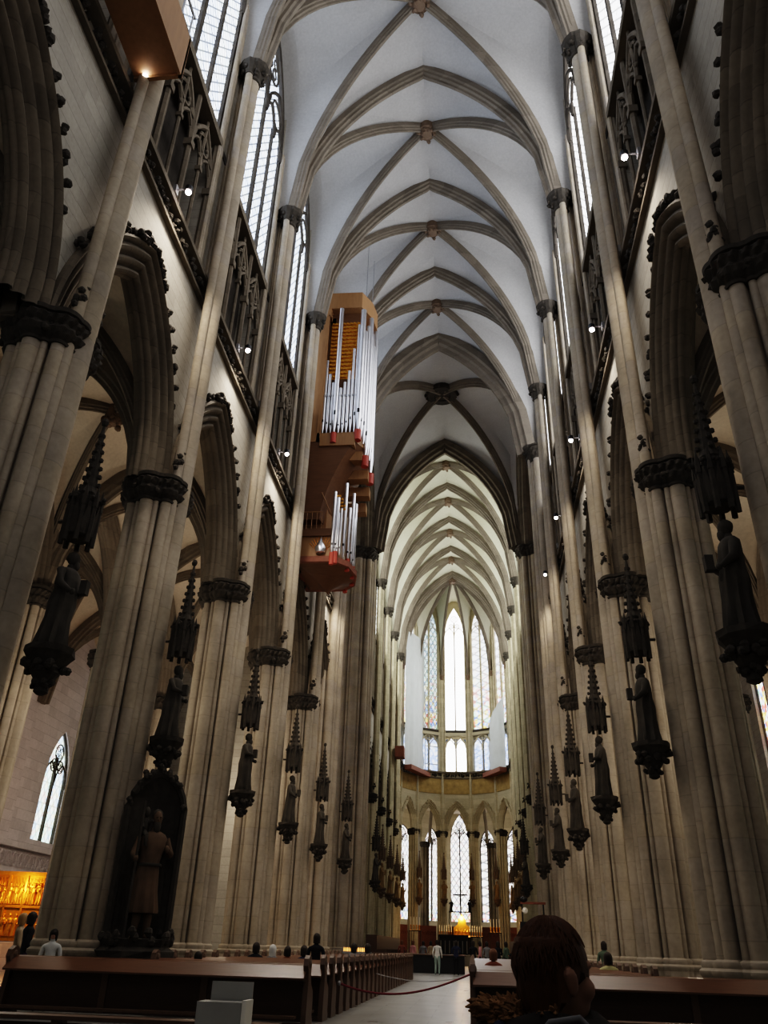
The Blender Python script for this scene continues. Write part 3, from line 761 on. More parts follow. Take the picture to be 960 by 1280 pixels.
# ------------------------------------------------------------------ the big niche statue at the foot of the second pier
M['giant'] = plain('dark_wood_statue', (.12,.078,.05), .8, .5, 3.0, bump=.4)
g = empty('giant_statue', (-5.46,18.33,0), math.radians(32)); g.scale = (.80,.85,1)
tag(g, 'dark giant carrying a child on his shoulder, in a pointed niche at a pier foot', 'statue')
b = MB(); b.box(-.85,.85,-.1,.85,0,.95); 
for i in range(5): b.tube([(-.75+.37*i,-.14,0),(-.75+.37*i,-.14,.95)], .09, 8)
b.build('stone_pedestal', M['pier'], g)
b = MB(); b.lathe([(.98,0),(1.0,.12),(.9,.2),(.95,.34),(.02,.36)], (0,.12,.95), 12, .06, 4)
for i in range(12): b.leaf((.85*math.cos(i*.55), .12+.85*math.sin(i*.55), 1.33), .17, i)
b.build('rocky_base', M['foliage'], g)
b = MB(); ys = [-.80+1.6*i/16 for i in range(17)]
sh = lambda x: 3.75+arch_z(x,.82,.95)
b.loft([[(x,.32+.28*(1-abs(x)/.8)**.6,1.2) for x in ys],[(x,.32+.28*(1-abs(x)/.8)**.6,sh(x)) for x in ys]], closed=False)
b.tube([(-.8,.28,1.2)]+[(x,.28,sh(x)) for x in ys]+[(.8,.28,1.2)], .10, 6)
for i in range(0,17,2): b.leaf((ys[i],.2,sh(ys[i])+.06), .13, i)
b.build('niche', M['foliage'], g)
f = MB(); q = 1.0
# legs, tunic, torso, head, arms in one mesh (faces local -y)
for s in (-1,1): f.tube([(s*.13,.02,1.95),(s*.15,-.06,1.66),(s*.17,.0,1.34)], [.14,.11,.075], 9); f.ell((s*.18,-.08,1.33), (.09,.17,.06), 8, 5)
rings = []
for z, rx, ry, fo in ((1.78,.37,.30,.12),(1.82,.38,.31,.12),(2.2,.33,.27,.08),(2.55,.30,.24,.05),(2.78,.27,.22,.03),(3.05,.33,.24,.03),(3.26,.38,.22,.02),(3.36,.28,.17,0),(3.42,.11,.11,0),(3.50,.09,.1,0)):
    rings.append([(rx*(1+fo*math.sin(9*2*PI*i/32+z*2))*math.cos(2*PI*i/32)+.03*math.sin(z*2), ry*(1+fo*math.sin(9*2*PI*i/32+z*2))*math.sin(2*PI*i/32)-.02, z) for i in range(32)])
f.loft(rings)
f.ell((.02,-.05,3.66),(.125,.14,.18),14,10); f.ell((.02,-.19,3.64),(.03,.03,.04),6,4); f.ell((.02,-.19,3.60),(.05,.02,.012),6,4)
for q_ in (-1,1): f.ell((.02+q_*.05,-.17,3.70),(.03,.03,.015),6,4)
f.cur = 1; f.ell((.02,-.13,3.50),(.10,.09,.14),10,7,.1,3); f.ell((.02,.04,3.73),(.155,.14,.16),12,8,.12,5); f.tube([(.30*math.cos(t_*PI/8),.25*math.sin(t_*PI/8)-.02,2.72) for t_ in range(17)], .035, 6)
f.loft([[(-.36,.10,3.3),(0,.22,3.36),(.36,.10,3.3)],[(-.50,.16,2.4),(0,.30,2.3),(.48,.16,2.4)],[(-.46,.2,1.7),(0,.34,1.6),(.50,.2,1.75)]], closed=False); f.cur = 0
f.tube([(-.34,0,3.24),(-.50,-.10,2.92),(-.46,-.30,2.80)],[.12,.10,.06],9); f.ell((-.46,-.34,2.82),(.07,.07,.08),8,6)
f.tube([(.34,0,3.24),(.50,-.06,2.95),(.36,-.28,3.02)],[.12,.10,.06],9); f.ell((.33,-.31,3.04),(.07,.07,.08),8,6)
f.build('figure', [M['giant'], M['statue']], g, smooth=60)
f = MB(); f.tube([(-.47,-.37,1.3),(-.46,-.36,2.6),(-.46,-.34,4.0)], [.04,.035,.045], 7); f.build('staff', M['foliage'], g)
f = MB(); f.ell((-.30,.02,3.50),(.14,.13,.22),10,7); f.ell((-.29,-.03,3.80),(.085,.09,.11),10,7); f.tube([(-.36,-.05,3.55),(-.38,-.2,3.45)],.04,6); f.tube([(-.24,-.05,3.55),(-.12,-.15,3.62)],.04,6); f.tube([(-.3,-.08,3.38),(-.26,-.26,3.3),(-.26,-.26,3.08)],.06,6)
f.build('carried_child', M['statue'], g, smooth=60)

# ------------------------------------------------------------------ hanging organ on the left wall
org = empty('hanging_organ', (0,0,0)); tag(org, 'tall wooden swallow-nest organ with silver pipes hanging high on the left wall', 'organ')
YW, YE = 34.75, 38.85
FR = [(-6.95,YW),(-4.15,YW),(-3.62,35.75),(-3.45,36.8),(-3.62,37.85),(-4.15,YE),(-6.95,YE)]
b = MB(); b.box(-6.95,-6.2,YW+.06,YE-.06,25.0,34.2); b.box(-6.2,-5.7,YW+.5,YE-.5,25,34.2); b.build('case_back', M['organwood'], org)
b = MB(); b.box(-6.05,-5.98,YW-.02,YW+.06,25.2,34.0); b.prism([(-6.2,YW),(-6.02,YW),(-6.02,YW+.12),(-6.2,YW+.12)],25,34.2); b.build('corner_post', M['organwood'], org)
b = MB(); b.prism([(-6.5,YW-.05)]+[(x+(.04 if x > -6 else 0), y) for x, y in FR[1:6]]+[(-6.5,YE)], 34.5, 35.7); b.prism([(-6.9,YW-.02),(-5.9,YW-.02),(-5.9,YE),(-6.9,YE)], 33.9, 34.9); b.build('roof_box', M['organwood'], org)
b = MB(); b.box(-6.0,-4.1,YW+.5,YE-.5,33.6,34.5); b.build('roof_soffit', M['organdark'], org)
# flared underside: from the full width at 25 m curving in to the waist
b = MB(); rings = []
for i in range(9):
    t = i/8; z = 25.0-4.6*t; kx = (1-t)**1.7
    rings.append([(-6.95+(x+6.95)*(.42+.58*kx), 36.8+(y-36.8)*(.98-.12*(1-kx)), z) for x, y in FR])
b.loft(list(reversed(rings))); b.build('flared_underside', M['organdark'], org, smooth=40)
b = MB(); b.prism([(x, y) for x, y in FR], 25.0, 25.55); b.build('upper_ledge', M['organwood'], org)
# stepped shelves and their red fronts on the nave side
for i, (x, y, z) in enumerate(((-4.1,35.0,24.9),(-3.75,35.6,24.3),(-3.5,36.4,23.6),(-3.5,37.2,23.0),(-3.75,37.9,22.4))):
    b = MB(); b.box(x-1.9,x,y-.3,y+.3,z-.2,z+.35); b.build('stepped_shelf', M['organwood'], org)
def pipe(x, y, z0, z1, r, red=True):
    p = MB(); p.lathe([(r*.25,0),(r*.95,(z1-z0)*.10),(r,(z1-z0)*.105),(r,z1-z0),(r*.8,z1-z0),(r*.8,(z1-z0)*.95)], (x,y,z0), 10)
    o = p.build('organ_pipe', M['tin'], org, smooth=50)
    m_ = MB(); m_.box(x-r*.45,x+r*.45,y-r-.015,y-r*.6,z0+(z1-z0)*.14,z0+(z1-z0)*.17); m_.build('pipe_mouth', M['black'], o)
    if red:
        q_ = MB(); q_.lathe([(r*1.25,-.55),(r*1.25,.1),(r*.6,.12)], (x,y,z0), 10); q_.build('pipe_foot', M['red'], o, smooth=40)
# west front of the upper case
heights = [30.6,29.6,29.0,None,28.6,29.0,29.8,31.4,33.2]
for i, hh in enumerate(heights):
    x = -5.92+i*.215
    if hh: pipe(x, YW+.10, 25.6, hh, .085, False)
pipe(-5.27, YW-.02, 25.4, 34.4, .13, True)
# nave-side pipes, stepping round the bulging front
for i in range(13):
    t = i/12; a = -1.25+2.5*t; x = -4.35+.86*math.cos(a*.9); y = 36.8+2.0*math.sin(a)/math.sin(1.25)*.98
    z0 = 25.6-1.6*math.sin(PI*min(1,t*1.1)) if i % 3 == 0 else 25.5-.8*math.sin(PI*t); z1 = 33.4+(.9 if i % 3 == 0 else -.6*(i % 2))
    pipe(x, y, z0, z1, .16 if i % 3 == 0 else .12, i % 3 == 0)
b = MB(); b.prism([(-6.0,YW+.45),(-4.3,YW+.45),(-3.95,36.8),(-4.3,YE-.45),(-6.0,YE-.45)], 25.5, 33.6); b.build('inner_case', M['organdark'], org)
b = MB()
for r_ in range(15):
    z = 29.6+r_*.28
    for c_ in range(9):
        x = -5.85+c_*.21; b.prism([(x,YW+.30),(x+.17,YW+.36),(x+.17,YW+.42),(x,YW+.36)], z, z+.13)
b.box(-5.9,-3.95,YW+.425,YW+.44,29.5,33.6); b.build('gilded_lattice', M['gold'], org)
b = MB(); b.box(-6.0,-4.15,YW+.02,YW+.06,28.0,28.12); b.build('pipe_rail', M['steel'], org)
# lower case with its own pipes, balcony and pendant
LF = [(-6.95,34.9),(-4.85,34.9),(-4.2,35.6),(-3.95,36.8),(-4.2,38.0),(-4.85,38.7),(-6.95,38.7)]
b = MB(); b.prism([(-6.95,34.95),(-5.0,34.95),(-5.0,38.6),(-6.95,38.6)], 18.0, 19.7); b.build('lower_case', M['organwood'], org)
b = MB(); b.prism([(-6.8,35.6),(-5.5,35.6),(-5.3,36.8),(-5.5,38.2),(-6.8,38.2)], 19.7, 22.6); b.build('waist_case', M['organwood'], org)
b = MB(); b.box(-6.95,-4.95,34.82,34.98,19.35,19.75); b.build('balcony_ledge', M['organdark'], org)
b = MB(); b.tube([(-6.9,34.9,20.75),(-5.6,34.9,20.75)], .03, 5)
for i in range(6): b.tube([(-6.9+.26*i,34.9,19.7),(-6.9+.26*i,34.9,20.75)], .018, 4)
b.tube([(-5.7,34.9,21.9),(-5.1,34.9,20.5)], .035, 5); b.build('balcony_rail', M['organwood'], org)
b = MB()
for i in range(11):
    a = -.9+i*.18; b.tube([(-5.55,34.93,18.35),(-5.55+.75*math.sin(a),34.93,18.35+1.0*math.cos(a))], .02, 4)
b.build('sunburst_grille', M['gold'], org)
b = MB(); b.lathe([(.02,0),(.24,.05),(.30,.3),(.18,.55),(.03,.85),(.01,.95)], (-5.55,34.86,18.35), 10); b.build('silver_ornament', M['tin'], org, smooth=50)
b = MB(); rings = []
for i in range(8):
    t = i/7; z = 18.05-1.15*t**1.0; kk = (1-t)**1.5
    rings.append([(-5.35+(x+5.35)*(kk*.98+.02), 36.6+(y-36.6)*(kk*.98+.02), z) for x, y in LF])
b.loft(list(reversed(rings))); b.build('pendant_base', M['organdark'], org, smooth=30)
b = MB(); b.prism(LF, 17.95, 18.25); b.build('lower_ledge', M['plank'], org)
for i in range(9):
    t = i/8
    x = -4.82+.62*math.sin(PI*t)**.7; y = 35.0+3.6*t; pipe(x, y, 18.4, 21.6+1.2*(i % 2)-.5*t, .10, i % 2 == 0)
for i in range(4): pipe(-4.98+.0*i, 34.88+.0*i, 18.3, 21.9, .09, True) if i == 0 else pipe(-5.0+i*.13, 34.98, 18.3, 20.7+.25*(i % 2), .055, False)
b = MB()
for r_ in range(5):
    for c_ in range(4-r_//2): b.box(-4.95+c_*.14,-4.84+c_*.14,35.02,35.06,20.9+r_*.2,21.0+r_*.2)
b.build('gilded_lattice', M['gold'], org)
for x, y in ((-4.0,35.6),(-3.9,37.6)):
    b = MB(); b.tube([(x,y,35.7),(x,y,41.3)], .02, 5); b.build('suspension_rod', M['steel'], org)

# wooden gallery box at the top left
lo = empty('wooden_gallery_box', (0,0,0)); tag(lo, 'plain brown wooden gallery box jutting out at the top left corner', 'gallery')
b = MB(); b.box(-6.72,-5.48,7.2,11.85,21.05,21.25); b.build('floor_panel', M['organwood'], lo)
b = MB(); b.box(-5.53,-5.44,7.2,11.9,20.95,22.6); b.box(-6.72,-5.44,11.82,11.92,20.95,22.6); b.build('side_panel', M['organwood'], lo)
b = MB()
for i in range(9): b.tube([(-5.48,7.3+i*.56,22.6),(-5.48,7.3+i*.56,23.6)], .03, 5)
b.tube([(-5.48,7.2,23.6),(-5.48,11.9,23.6)], .04, 5); b.build('railing', M['steel'], lo)

# ------------------------------------------------------------------ spotlights on brackets under the triforium
def make_spot():
    r = empty('spotlight')
    b = MB(); b.tube([(.42,0,.05),(0,0,.05)], .03, 6); b.box(.36,.46,-.1,.1,-.1,.2); b.build('bracket', M['steel'], r)
    b = MB(); b.lathe([(.09,.16),(.12,.12),(.12,-.04),(.10,-.05)], n=10); b.build('lamp_housing', M['black'], r)
    b = MB(); b.ell((0,0,-.09), (.085,.085,.075), 10, 6); b.build('bulb', M['bulb'], r, smooth=60); return r
sp = Once(make_spot()); cnt = {-1:0, 1:0}
for k2 in range(-4, 9):
    for s in (-1,1):
        y = YK(-2)+.3+k2*0 + (k2+4)*L/2
        if y > YK(3)+.5: continue
        i = cnt[s]; cnt[s] += 1
        o = sp.put((s*6.42, y, 21.1 if s < 0 else 21.35), 0 if s > 0 else PI, 'spotlight')
        tag(o, 'lit spotlight on a bracket below the %s triforium, %s counting from the camera' % (place_words[s], ORD[i]), 'spotlight', 'spotlights along the triforium ledges')
        if i % 2 == 1:
            ld = bpy.data.lights.new('spot_lamp', 'SPOT'); ld.energy = SPOTW*(1.0 if s < 0 else .6); ld.color = (1,.88,.74); ld.spot_size = math.radians(125); ld.spot_blend = .7; ld.shadow_soft_size = .25
            lo_ = bpy.data.objects.new('spot_lamp', ld); col.objects.link(lo_); lo_.location = (s*6.1, y, 20.9); lo_.rotation_euler = (math.radians(12), s*math.radians(14), 0)

# ------------------------------------------------------------------ pews
def pew_mesh(w):
    n = max(2, round(w/1.75)); h = w/2; res = []
    b = MB(); b.box(-h,h,-.02,.03,.10,.80); res.append(('back_panel', b.mesh('back_panel', M['wood'])))
    b = MB(); b.loft([[(-h,-.30,.73),(-h,-.31,.76),(-h,-.02,.95),(-h,.07,.97),(-h,.07,.92),(-h,0,.82)],[(h,-.30,.73),(h,-.31,.76),(h,-.02,.95),(h,.07,.97),(h,.07,.92),(h,0,.82)]]); res.append(('top_rail', b.mesh('top_rail', M['woodtop'])))
    for i in range(n-1):
        x = -h+w*(i+1)/n; b = MB(); b.box(x-.06,x+.06,-.05,-.021,.10,.80); res.append(('stile', b.mesh('stile', M['woodend'])))
    b = MB(); b.box(-h,h,.03,.46,.42,.46); b.box(-h,h,.36,.40,.30,.42); res.append(('seat', b.mesh('seat', M['wood'])))
    b = MB(); b.box(-h+.1,h-.1,-.48,-.28,.16,.20); b.box(-h,h,-.10,-.04,.0,.08); res.append(('kneeler', b.mesh('kneeler', M['woodend'])))
    prof = [(-.16,0),(.48,0),(.48,.10),(.42,.16),(.44,.42),(.40,.55),(.20,.66),(.12,.82),(.15,.98),(.08,1.09),(-.04,1.12),(-.16,1.06),(-.20,.95),(-.14,.85),(-.10,.70),(-.16,.20)]
    for s in (-1,1):
        b = MB(); x0, x1 = (s*h-.045, s*h+.045); b.loft([[(x0,y,z) for y,z in prof],[(x1,y,z) for y,z in prof]]); b.ell((s*(h),-.02,.98),(.075,.10,.10),10,6)
        res.append(('end_panel', b.mesh('end_panel', M['woodend'])))
    return res
def add_pew(ms, x, y, lb, grp):
    r = empty('pew', (x,y,0)); tag(r, lb, 'pew', grp)
    for nme, me in ms: inst(nme, me, r)
pewW, pewN = pew_mesh(5.6), pew_mesh(3.45)
NR = 26
for i in range(NR):
    y = 16.75+1.06*i
    near = 'front row facing the camera' if i == 0 else '%s row from the camera' % ORD[i]
    if i == 0:
        add_pew(pewW, -4.2, y-.55, 'long dark pew left of the aisle, nearest row, behind the pale information stand', 'pews left of the aisle')
        add_pew(pewW, 4.35, y-.55, 'long dark pew right of the aisle, nearest row, partly hidden by the near head', 'pews right of the aisle')
    else:
        add_pew(pewN, -3.10, y, 'dark pew left of the aisle, %s' % near, 'pews left of the aisle')
        add_pew(pewN, 3.26, y, 'dark pew right of the aisle, %s' % near, 'pews right of the aisle')
for s, x0, x1, z in ((-1,-6.2,-.75,.44),(1,1.9,6.2,.60)):
    r = empty('low_bench', ((x0+x1)/2,11,0)); tag(r, 'low dark bench along the bottom edge of the picture, %s of the aisle' % place_words[s], 'bench', 'low benches in the foreground')
    h = (x1-x0)/2; b = MB(); b.box(-h,h,-.16,.16,z-.04,z); b.build('seat', M['woodend'], r)
    for q in (-h+.2,0,h-.2): b = MB(); b.box(q-.04,q+.04,-.14,.14,0,z-.04); b.build('leg', M['wood'], r)
    b = MB(); b.box(-h+.2,h-.2,-.02,.02,.12,z-.08); b.build('stretcher', M['wood'], r)

# information stand
r = empty('information_stand', (-1.13,9.9,0)); tag(r, 'pale grey information stand in front of the nearest left pew', 'stand')
b = MB(); b.box(-.22,.25,.18,.21,.55,.89); b.build('display_panel', M['board'], r)
b = MB(); b.box(-.27,.22,-.15,.15,0,.71); b.build('cabinet', M['board'], r)
b = MB(); b.box(.225,.27,-.15,.17,0,.73); b.build('side_post', M['candle'], r)
# rope across the aisle
r = empty('barrier_rope', (0,0,0)); tag(r, 'dark red rope sagging across the middle aisle between pew ends', 'rope')
b = MB(); pts = []
for i in range(25):
    t = i/24; pts.append((-1.32+2.80*t, 19.6+5.0*t, .58+.14*t-2.4*t*(1-t)*(1-.4*t)*.62))
b.tube(pts, .024, 7); b.build('rope', M['rope'], r, smooth=60)
for p_ in (pts[0], pts[-1]):
    b = MB(); b.ell(p_, (.04,.04,.05), 8, 5); b.build('hook', M['steel'], r)
r = empty('barrier_rope', (0,0,0)); tag(r, 'thin grey cord across the middle aisle beyond the red rope', 'rope')
b = MB(); b.tube([(-1.32+2.8*i/16, 27.0+2*i/16, .60-.75*(i/16)*(1-i/16)) for i in range(17)], .014, 5); b.build('cord', M['steel'], r)

# ------------------------------------------------------------------ altar, shrine, candles, crucifix
r = empty('altar_platform', (0,0,0)); tag(r, 'low dark platform with a step in front of the altar', 'platform')
b = MB(); b.box(-4.6,1.0,56,58,0,.95); b.build('front_step', M['black'], r)
b = MB(); b.box(-4.7,1.1,55.9,58.1,.95,1.02); b.build('top_board', M['woodend'], r)
tag(MB().box(-5.6,5.6,84,YC+3,0,.9).build('sanctuary_platform', M['pier']), 'raised stone platform carrying the high altar', 'platform')
r = empty('high_altar', (-.35,90,.9)); tag(r, 'black block altar below the glowing golden shrine', 'altar')
b = MB(); b.box(-1.45,1.35,-.6,.6,0,1.55); b.build('block', M['black'], r)
b = MB(); b.box(-1.55,1.45,-.7,.7,1.55,1.72); b.build('top_slab', M['black'], r)
b = MB(); 
for i in range(7): b.tube([(-1.3+i*.43,-.62,.1),(-1.3+i*.43,-.62,1.2)], .05, 6)
b.build('front_arcade', M['steel'], r)
r = empty('golden_shrine', (.45,91.6,0)); tag(r, 'glowing golden gabled shrine above the black altar', 'shrine')
b = MB(); b.box(-.85,.85,-.4,.4,2.55,3.35); b.build('lower_chest', M['gold'], r)
b = MB(); b.loft([[(-.78,-.36,3.35),(.78,-.36,3.35),(.0,-.36,3.9)],[(-.78,.36,3.35),(.78,.36,3.35),(0,.36,3.9)]]); b.build('lower_roof', M['gold'], r)
b = MB(); b.loft([[(-.4,-.3,3.6),(.4,-.3,3.6),(.4,-.3,4.0),(0,-.3,4.55),(-.4,-.3,4.0)],[(-.4,.3,3.6),(.4,.3,3.6),(.4,.3,4.0),(0,.3,4.55),(-.4,.3,4.0)]]); b.build('upper_gable', M['gold'], r)
b = MB(); b.box(-.95,.95,-.5,.5,.9,2.55); b.build('plinth', M['black'], r)
for i in range(5): b = MB(); robe(b, .55, i+5, (-.62+i*.31,-.42,2.65), -PI/2); b.build('relief_figure', M['gold'], r)
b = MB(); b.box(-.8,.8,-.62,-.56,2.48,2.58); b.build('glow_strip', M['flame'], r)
pl = bpy.data.lights.new('shrine_lamp', 'POINT'); pl.energy = 260; pl.color = (1,.55,.2); pl.shadow_soft_size = .15; plo = bpy.data.objects.new('shrine_lamp', pl); col.objects.link(plo); plo.location = (.4,90.75,4.2)
cb = MB(); cb.lathe([(.10,0),(.03,.06),(.03,.35),(.07,.38),(.07,.42),(.02,.43)], n=8); cbm = cb.mesh('candlestick', M['gold']); cm = MB(); cm.lathe([(.035,.42),(.035,1.05),(.006,1.07)], n=8); cmm = cm.mesh('wax', M['candle'])
def candle(x, y, z, lb, grp, sc=1.0):
    o = empty('candle', (x,y,z)); o.scale = (sc,sc,sc); tag(o, lb, 'candle', grp); inst('candlestick', cbm, o); inst('wax', cmm, o)
for s in (-1,1):
    x0 = -1.75 if s < 0 else 1.35
    t = empty('candle_shelf', (x0+.5,91.2,.9)); tag(t, 'dark shelf holding white candles %s of the golden shrine' % place_words[s], 'shelf')
    b = MB(); b.box(-.75,.75,-.2,.2,1.55,1.65); b.build('shelf_board', M['wood'], t)
    for q in (-.7,.7): b = MB(); b.box(q-.04,q+.04,-.15,.15,0,1.55); b.build('leg', M['wood'], t)
    for i in range(6): candle(x0-.1+i*.24, 91.2, 2.55, 'white altar candle %s of the golden shrine, one of a close row of six' % place_words[s], 'altar candles '+place_words[s]+' of the shrine', .9)
    x1 = -4.9 if s < 0 else 3.4
    t = empty('candle_shelf', (x1+.45,93,.9)); tag(t, 'dark shelf with four tall candles near the %s apse pier' % place_words[s], 'shelf')
    b = MB(); b.box(-.65,.65,-.2,.2,2.0,2.1); b.build('shelf_board', M['wood'], t)
    for q in (-.6,.6): b = MB(); b.box(q-.04,q+.04,-.15,.15,0,2.0); b.build('leg', M['wood'], t)
    for i in range(4): candle(x1+i*.3, 93, 3.0, 'tall white candle in a row of four near the %s apse pier' % place_words[s], 'tall candles by the %s apse pier' % place_words[s], 1.15)
r = empty('crucifix', (.25,96,0)); tag(r, 'dark crucifix silhouetted against the tall middle window', 'crucifix')
b = MB(); b.box(-.05,.05,-.04,.04,4.95,7.2); b.build('upright', M['black'], r)
b = MB(); b.box(-.8,.8,-.04,.04,6.55,6.66); b.build('crossbar', M['black'], r)
b = MB(); b.tube([(0,-.1,5.5),(0,-.1,6.1),(0,-.1,6.5)], [.05,.09,.06], 7); b.ell((0,-.1,6.6),(.08,.08,.1),8,5); b.tube([(-.65,-.08,6.6),(0,-.1,6.42),(.65,-.08,6.6)], .04, 6); b.build('figure', M['black'], r)
b = MB(); b.box(-1.25,1.25,-.08,.08,4.85,4.97); b.build('beam', M['black'], r)
for q in (-1.2,1.2): b = MB(); b.tube([(q,0,.9),(q,0,4.85)], .05, 6); b.build('post', M['black'], r)
for s in (-1,1):
    b = MB(); robe(b, 1.15, 50+s, (.25+s*.98,96,4.97), -PI/2); tag(b.build('mourning_figure', M['black'], smooth=60), 'small dark mourner standing %s of the crucifix' % place_words[s], 'statue')
for th in (-60,-30,0,30,60):
    x, y = pol(th, 7.3); b = MB(); b.box(-.12,.12,-1.25,1.25,0,3.6)
    for i in range(6): b.tube([(-.14,-1.05+i*.42+.16*math.cos(k*PI/6),2.9+.16*math.sin(k*PI/6)) for k in range(13)], .03, 4)
    o = b.build('choir_screen', M['plank']); o.location = (x,y,0); o.rotation_euler = (0,0,PI/2-math.radians(th))
    tag(o, 'red-brown pierced screen between apse piers, %s' % {0:'behind the altar',-30:'left of the altar',30:'right of the altar',-60:'far left',60:'far right'}[th], 'screen', 'screens between the apse piers')
# dark reading platform with a handrail at the right of the crossing
r = empty('pulpit_platform', (4.85,50,0)); tag(r, 'dark raised reading platform with handrail, above the near head', 'pulpit')
b = MB(); b.box(-.7,1.3,-.6,.6,0,2.75); b.build('platform_box', M['black'], r)
for q in (-.55,.62): b = MB(); b.tube([(q,-.5,2.75),(q,-.5,3.7)], .045, 6); b.build('post', M['black'], r)
b = MB(); b.box(-.62,.75,-.56,-.44,3.62,3.74); b.build('handrail', M['plank'], r)
b = MB(); b.ell((-.45,-.5,3.85),(.2,.16,.16),10,6); b.build('microphone_head', M['black'], r)
b = MB(); b.ell((-.4,-.62,3.3),(.15,.08,.17),10,6,.25,2); b.build('reading_lamp', M['candle'], r)
# choir stalls, dark masses beyond the crossing
for s in (-1,1):
    r = empty('choir_stall', (s*4.9,66,0)); tag(r, 'long dark carved choir stall on the %s beyond the crossing' % place_words[s], 'choir stall')
    b = MB(); b.box(-.35,.35,-9,9,0,2.0); b.build('back', M['wood'], r)
    b = MB(); b.box(*sorted((-s*.35,-s*.9)),-9,9,0,.5); b.build('seat', M['wood'], r)
    for i in range(7): b = MB(); b.box(*sorted((-s*.35,-s*.95)),-9+3*i-.05,-9+3*i+.05,0,1.2); b.build('arm_rest', M['wood'], r)
r = empty('candle_stand', (-4.95,51,0)); r.scale = (.62,1,1); tag(r, 'orange glowing votive candle stand beside the left crossing pier', 'candle stand')
b = MB(); b.box(-1.4,1.2,-.3,.3,.95,1.05); b.build('tray', M['steel'], r)
for q in (-1.3,1.1): b = MB(); b.box(q-.04,q+.04,-.25,.25,0,.95); b.build('leg', M['steel'], r)
b = MB()
for i in range(22): b.lathe([(.04,0),(.045,.12),(.005,.2)], (-1.3+i*.115,-.15+.12*(i % 3),1.06), 6)
b.build('votive_lights', M['flame'], r)['kind'] = 'stuff'
# restorers' sheeting and scaffolds in the apse
def sheet(x0y0, x1y1, z0, z1, name, lb, top=None, bulge=.35):
    r = empty(name); tag(r, lb, 'scaffold')
    b = MB(); rows = []; n = 14
    for j in range(13):
        row = []
        for i in range(n+1):
            t = i/n; x = x0y0[0]+(x1y1[0]-x0y0[0])*t; y = x0y0[1]+(x1y1[1]-x0y0[1])*t
            zt = z1 if top is None else top[0]+(top[1]-top[0])*t
            z = z0+(zt-z0)*j/12
            k = bulge*math.sin(PI*t)+.06*math.sin(j*PI/1.5)+.05*math.sin(i*1.9)
            nx, ny = (x1y1[1]-x0y0[1]), -(x1y1[0]-x0y0[0]); l_ = math.hypot(nx, ny)
            row.append((x+nx/l_*k, y+ny/l_*k, z))
        rows.append(row)
    b.loft(rows, closed=False); b.build('white_sheeting', M['tarp'], r, smooth=60)
    b = MB(); x0,y0 = x0y0; x1,y1 = x1y1; nx, ny = (y1-y0), -(x1-x0); l_ = math.hypot(nx,ny); nx, ny = nx/l_*.9, ny/l_*.9
    b.prism([(x0,y0),(x1,y1),(x1+nx,y1+ny),(x0+nx,y0+ny)], z0-.55, z0-.05); b.build('plank_floor', M['plank'], r)
    return r
r = sheet((-5.85,93.5),(-3.9,98.6),19.9,36.2,'sheeted_scaffold','tall white sheeted scaffold in the left of the apse with red-brown floor')
r = sheet((3.95,98.6),(5.85,94.5),19.9,27,'sheeted_scaffold','lower white sheeted scaffold in the right of the apse, sloping top', (25.2,28.2))
r = empty('scaffold_ladder', (0,0,0)); tag(r, 'open white scaffold frame beside the left sheeting', 'scaffold')
for x, y in ((-3.75,98.4),(-2.0,99.3)):
    b = MB(); b.tube([(x,y,19.95),(x,y,29.6)], .06, 5); b.build('upright', M['tarp'], r)
for i in range(5): b = MB(); b.tube([(-3.75,98.4,21+i*2.1),(-2.0,99.3,21+i*2.1)], .06, 5); b.build('crossbar', M['tarp'], r)
b = MB(); b.box(-6.05,-5.1,83.2,84.6,18.6,19.7); tag(b.build('wooden_box', M['plank']), 'red-brown box fixed to the left choir wall below the sheeting', 'box')

# golden altarpiece in the left aisle
r = empty('golden_altarpiece', (-17.95,36.0,0), math.radians(12)); tag(r, 'glowing orange-gold altarpiece with rows of figures, at the left edge', 'altarpiece')
b = MB(); b.box(-1.5,1.4,-.1,.7,0,1.1); b.build('altar_table', M['aislewall'], r)
b = MB(); b.box(-1.25,1.15,0,.15,1.15,3.65); b.build('back_board', M['gold'], r)
b = MB()
for x0,x1,z0,z1 in ((-1.32,1.22,3.6,3.75),(-1.32,1.22,1.1,1.22),(-1.32,-1.2,1.1,3.75),(1.1,1.22,1.1,3.75),(-.42,-.34,1.2,3.6),(.30,.38,1.2,3.6),(-1.2,1.1,2.35,2.45)): b.box(x0,x1,-.12,.05,z0,z1)
b.build('frame', M['gold'], r)
for j in range(2):
    for i in range(9):
        x = -1.08+i*.255; b = MB(); robe(b, .85, i*3+j, (x,-.05,1.28+j*1.2), -PI/2, 1.05); b.build('carved_figure', M['gold'], r, smooth=60)
b = MB()
for i in range(19): b.tube([(-1.18+i*.125,-.08,3.2),(-1.12+i*.125,-.08,3.5),(-1.06+i*.125,-.08,3.2)], .02, 4)
b.build('tracery_crest', M['gold'], r)
al = bpy.data.lights.new('altarpiece_lamp','POINT'); al.energy = 140; al.color = (1,.42,.10); al.shadow_soft_size = .2; alo = bpy.data.objects.new('altarpiece_lamp', al); col.objects.link(alo); alo.location = (-17.5,35.0,3.2)

for s in (-1,1):
    ld = bpy.data.lights.new('ambulatory_fill','POINT'); ld.energy = 500; ld.color = (1,.88,.66); ld.shadow_soft_size = .5; q_ = bpy.data.objects.new('ambulatory_fill', ld); col.objects.link(q_); q_.location = (s*8.5, YC+9.5, 9)  # unseen fill lights added to brighten the ambulatory behind the apse
